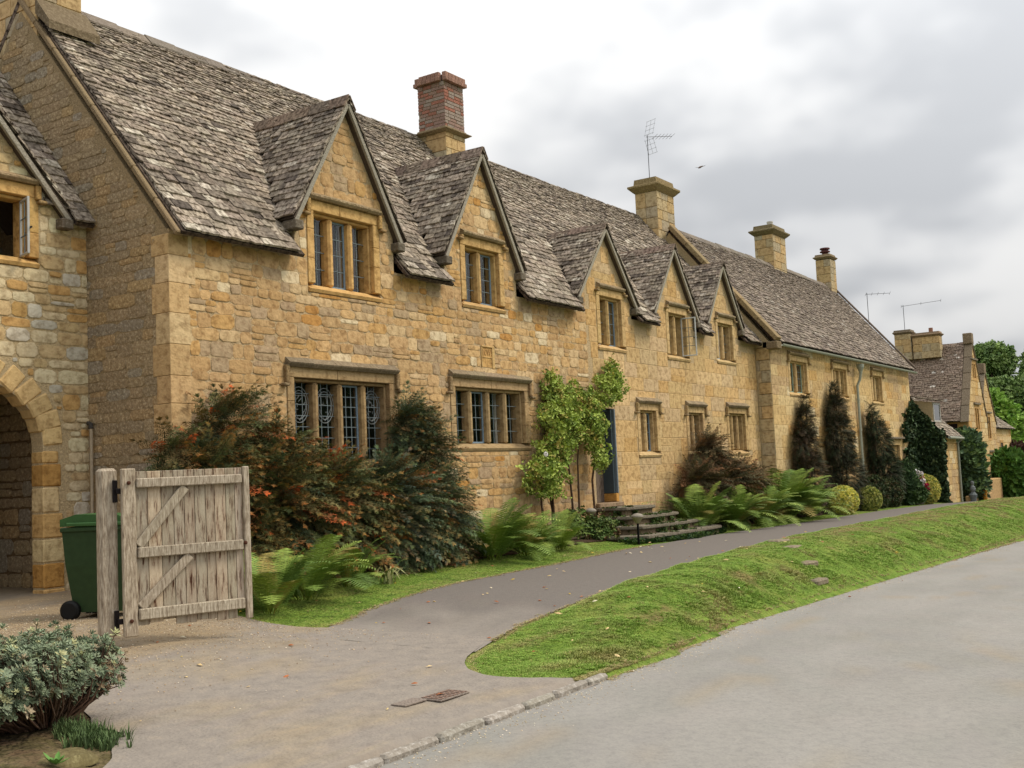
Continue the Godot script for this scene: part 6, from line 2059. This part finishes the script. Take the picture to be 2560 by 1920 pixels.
func sky_image() -> ImageTexture:
	var w := 1024; var h := 512
	var im := Image.create(w, h, false, Image.FORMAT_RGBF)
	var f := FastNoiseLite.new()
	f.noise_type = FastNoiseLite.TYPE_SIMPLEX_SMOOTH
	f.fractal_octaves = 6
	f.fractal_gain = .56
	f.frequency = 1.5
	f.seed = 77
	var f2 := FastNoiseLite.new()
	f2.noise_type = FastNoiseLite.TYPE_SIMPLEX_SMOOTH
	f2.fractal_octaves = 3
	f2.frequency = .45
	f2.seed = 5
	var sun: Vector3 = SUN.normalized()
	for y in h:
		var el := PI * (.5 - (y + .5) / h)
		for x in w:
			var az := TAU * (x + .5) / w
			var d := Vector3(sin(az) * cos(el), sin(el), -cos(az) * cos(el))
			if d.y < -.02:
				im.set_pixel(x, y, Color(.22, .2, .16)); continue
			# cloud deck: project onto a layer overhead
			var k := 1.0 / (maxf(d.y, 0.0) + .16)
			var p := Vector3(d.x * k * .9, d.z * k * .9, 0.0)
			var n := f.get_noise_3d(p.x, p.y, 3.0)
			var n2 := f2.get_noise_3d(p.x, p.y, 9.0)
			var dark := clampf(.46 + n * 1.25 + n2 * .4, 0, 1)
			for b in CLOUDS:
				dark += b[3] * exp(-pow(d.angle_to(b[0]) / b[1], 2.0) * 1.0)
			dark = sm(clampf(dark, 0, 1))
			var over := (1.0 + 2.4 * maxf(d.y, 0)) / 1.6     # a brighter zenith, as under an overcast sky
			var glow := exp(-pow(d.angle_to(sun) / .75, 2.0)) * .55
			var lum := lerpf(.62, .385, dark) * over + glow
			var tint := Color(1.0, 1.0, .995).lerp(Color(.955, .985, 1.03), dark)
			im.set_pixel(x, y, Color(lum * tint.r, lum * tint.g, lum * tint.b))
	return ImageTexture.create_from_image(im)

const SUN := Vector3(.45, .9, .62)
var CLOUDS := []

func _ready() -> void:
	rng.seed = 20240611
	wob.noise_type = FastNoiseLite.TYPE_SIMPLEX_SMOOTH
	wob.frequency = .05
	wob.fractal_octaves = 3
	wob.seed = 4
	# camera
	cam = Camera3D.new()
	cam.name = "camera"
	cam.fov = 37.947
	cam.near = .05; cam.far = 1200
	add_child(cam)
	var yaw := .588355; var pitch := .0829356; var roll := -.0449032
	var fw := Vector3(cos(yaw) * cos(pitch), sin(pitch), -sin(yaw) * cos(pitch))
	var rt := fw.cross(Vector3.UP).normalized()
	var up := rt.cross(fw)
	cam.transform = Transform3D(Basis(rt * cos(roll) + up * sin(roll), up * cos(roll) - rt * sin(roll), -fw), Vector3(0, 1.6, 0))
	cam.current = true
	# sky, sun, exposure
	CLOUDS = [[Vector3(.60, .40, -.71), .4, 0, -.42], [Vector3(.80, .32, -.5), .2, 0, -.1], [Vector3(.95, .30, -.10), .16, 0, .5], [Vector3(.93, .21, -.30), .09, 0, .38], [Vector3(.96, .19, -.2), .07, 0, .25], [Vector3(.87, .24, -.43), .13, 0, .3], [Vector3(.96, .235, -.13), .04, 0, -.6], [Vector3(.97, .13, -.16), .1, 0, -.35], [Vector3(.9, .33, -.28), .1, 0, .15]]
	for c in CLOUDS: c[0] = c[0].normalized()
	var we := WorldEnvironment.new()
	we.name = "environment"
	var env := Environment.new()
	env.background_mode = Environment.BG_SKY
	var sk := Sky.new()
	var pm := PanoramaSkyMaterial.new()
	pm.panorama = sky_image()
	sk.sky_material = pm
	env.sky = sk
	env.tonemap_mode = Environment.TONE_MAPPER_LINEAR
	env.tonemap_exposure = 1.46
	env.sdfgi_enabled = true
	env.ssao_enabled = true
	env.ssil_enabled = true
	we.environment = env
	add_child(we)
	var sun := DirectionalLight3D.new()
	sun.name = "sun"
	sun.light_energy = .5
	sun.light_color = Color(1.0, .95, .86)
	sun.light_angular_distance = 14.0
	sun.shadow_enabled = true
	add_child(sun)
	sun.look_at_from_position(SUN * 50, Vector3.ZERO)
	materials()
	plainmat("stone_letter_", sr(190, 150, 96), .95)
	M.stone_letter = M.stone_letter_
	palettes()
	land()
	cottage_row()
	arch_house()
	plain_house()
	far_houses()
	garden()

func palettes() -> void:
	palette("honey", 48, "rubble", M.stone, [[6, sr(204, 169, 120)], [3, sr(198, 159, 105)], [3, sr(211, 182, 139)], [1.0, sr(194, 145, 84)], [1.0, sr(219, 200, 165)], [2.0, sr(188, 157, 116)]], .055)
	palette("honey_dull", 36, "rubble", M.stone, [[4, sr(195, 162, 118)], [3, sr(187, 153, 108)], [2, sr(204, 176, 136)], [2, sr(178, 154, 123)], [1, sr(188, 142, 86)]], .055)
	palette("pale_rubble", 40, "rubble", M.stone, [[4, sr(204, 178, 134)], [3, sr(196, 158, 102)], [3, sr(214, 196, 160)], [.7, sr(186, 134, 78)], [1.6, sr(202, 194, 176)], [2, sr(220, 206, 170)]], .08)
	palette("weathered", 36, "rubble", M.lichen_stone, [[4, sr(192, 170, 136)], [3, sr(180, 160, 130)], [2, sr(200, 172, 130)], [2, sr(178, 166, 146)]], .06)
	palette("ashlar", 30, "ashlar", M.stone, [[5, sr(208, 174, 123)], [3, sr(214, 184, 137)], [2, sr(201, 164, 110)], [2, sr(203, 176, 137)]], .05)
	palette("ashlar_dull", 24, "ashlar", M.stone, [[4, sr(200, 170, 122)], [3, sr(196, 170, 130)], [2, sr(206, 178, 130)]], .05)
	palette("ashlar_b", 30, "ashlar", M.stone, [[5, sr(208, 178, 126)], [3, sr(214, 188, 140)], [2, sr(204, 166, 108)], [1, sr(218, 200, 162)]], .05)
	palette("ashlar_b_dull", 24, "ashlar", M.stone, [[4, sr(200, 168, 118)], [3, sr(192, 164, 124)], [2, sr(206, 180, 136)]], .05)
	palette("weathered_ashlar", 16, "ashlar", M.stone, [[3, sr(188, 168, 132)], [2, sr(196, 168, 122)], [2, sr(174, 160, 134)]], .08)
	palette("brick", 20, "ashlar", M.mortar, [[2.5, sr(172, 118, 101)], [3, sr(166, 136, 123)], [5, sr(166, 150, 138)]], .09)
	palette("slate", 60, "tile", M.tile, [[6, sr(160, 148, 133)], [3, sr(178, 166, 150)], [3, sr(140, 129, 116)], [1.0, sr(204, 196, 181)], [1.3, sr(110, 100, 91)]], .11)
	palette("dark_slate", 50, "tile", M.tile, [[5, sr(148, 136, 123)], [3, sr(164, 152, 138)], [3, sr(128, 116, 106)], [.7, sr(190, 181, 168)]], .1)
	palette("lichen_slate", 40, "tile", M.tile, [[5, sr(166, 148, 132)], [3, sr(150, 133, 119)], [1.4, sr(214, 207, 196)]], .1)
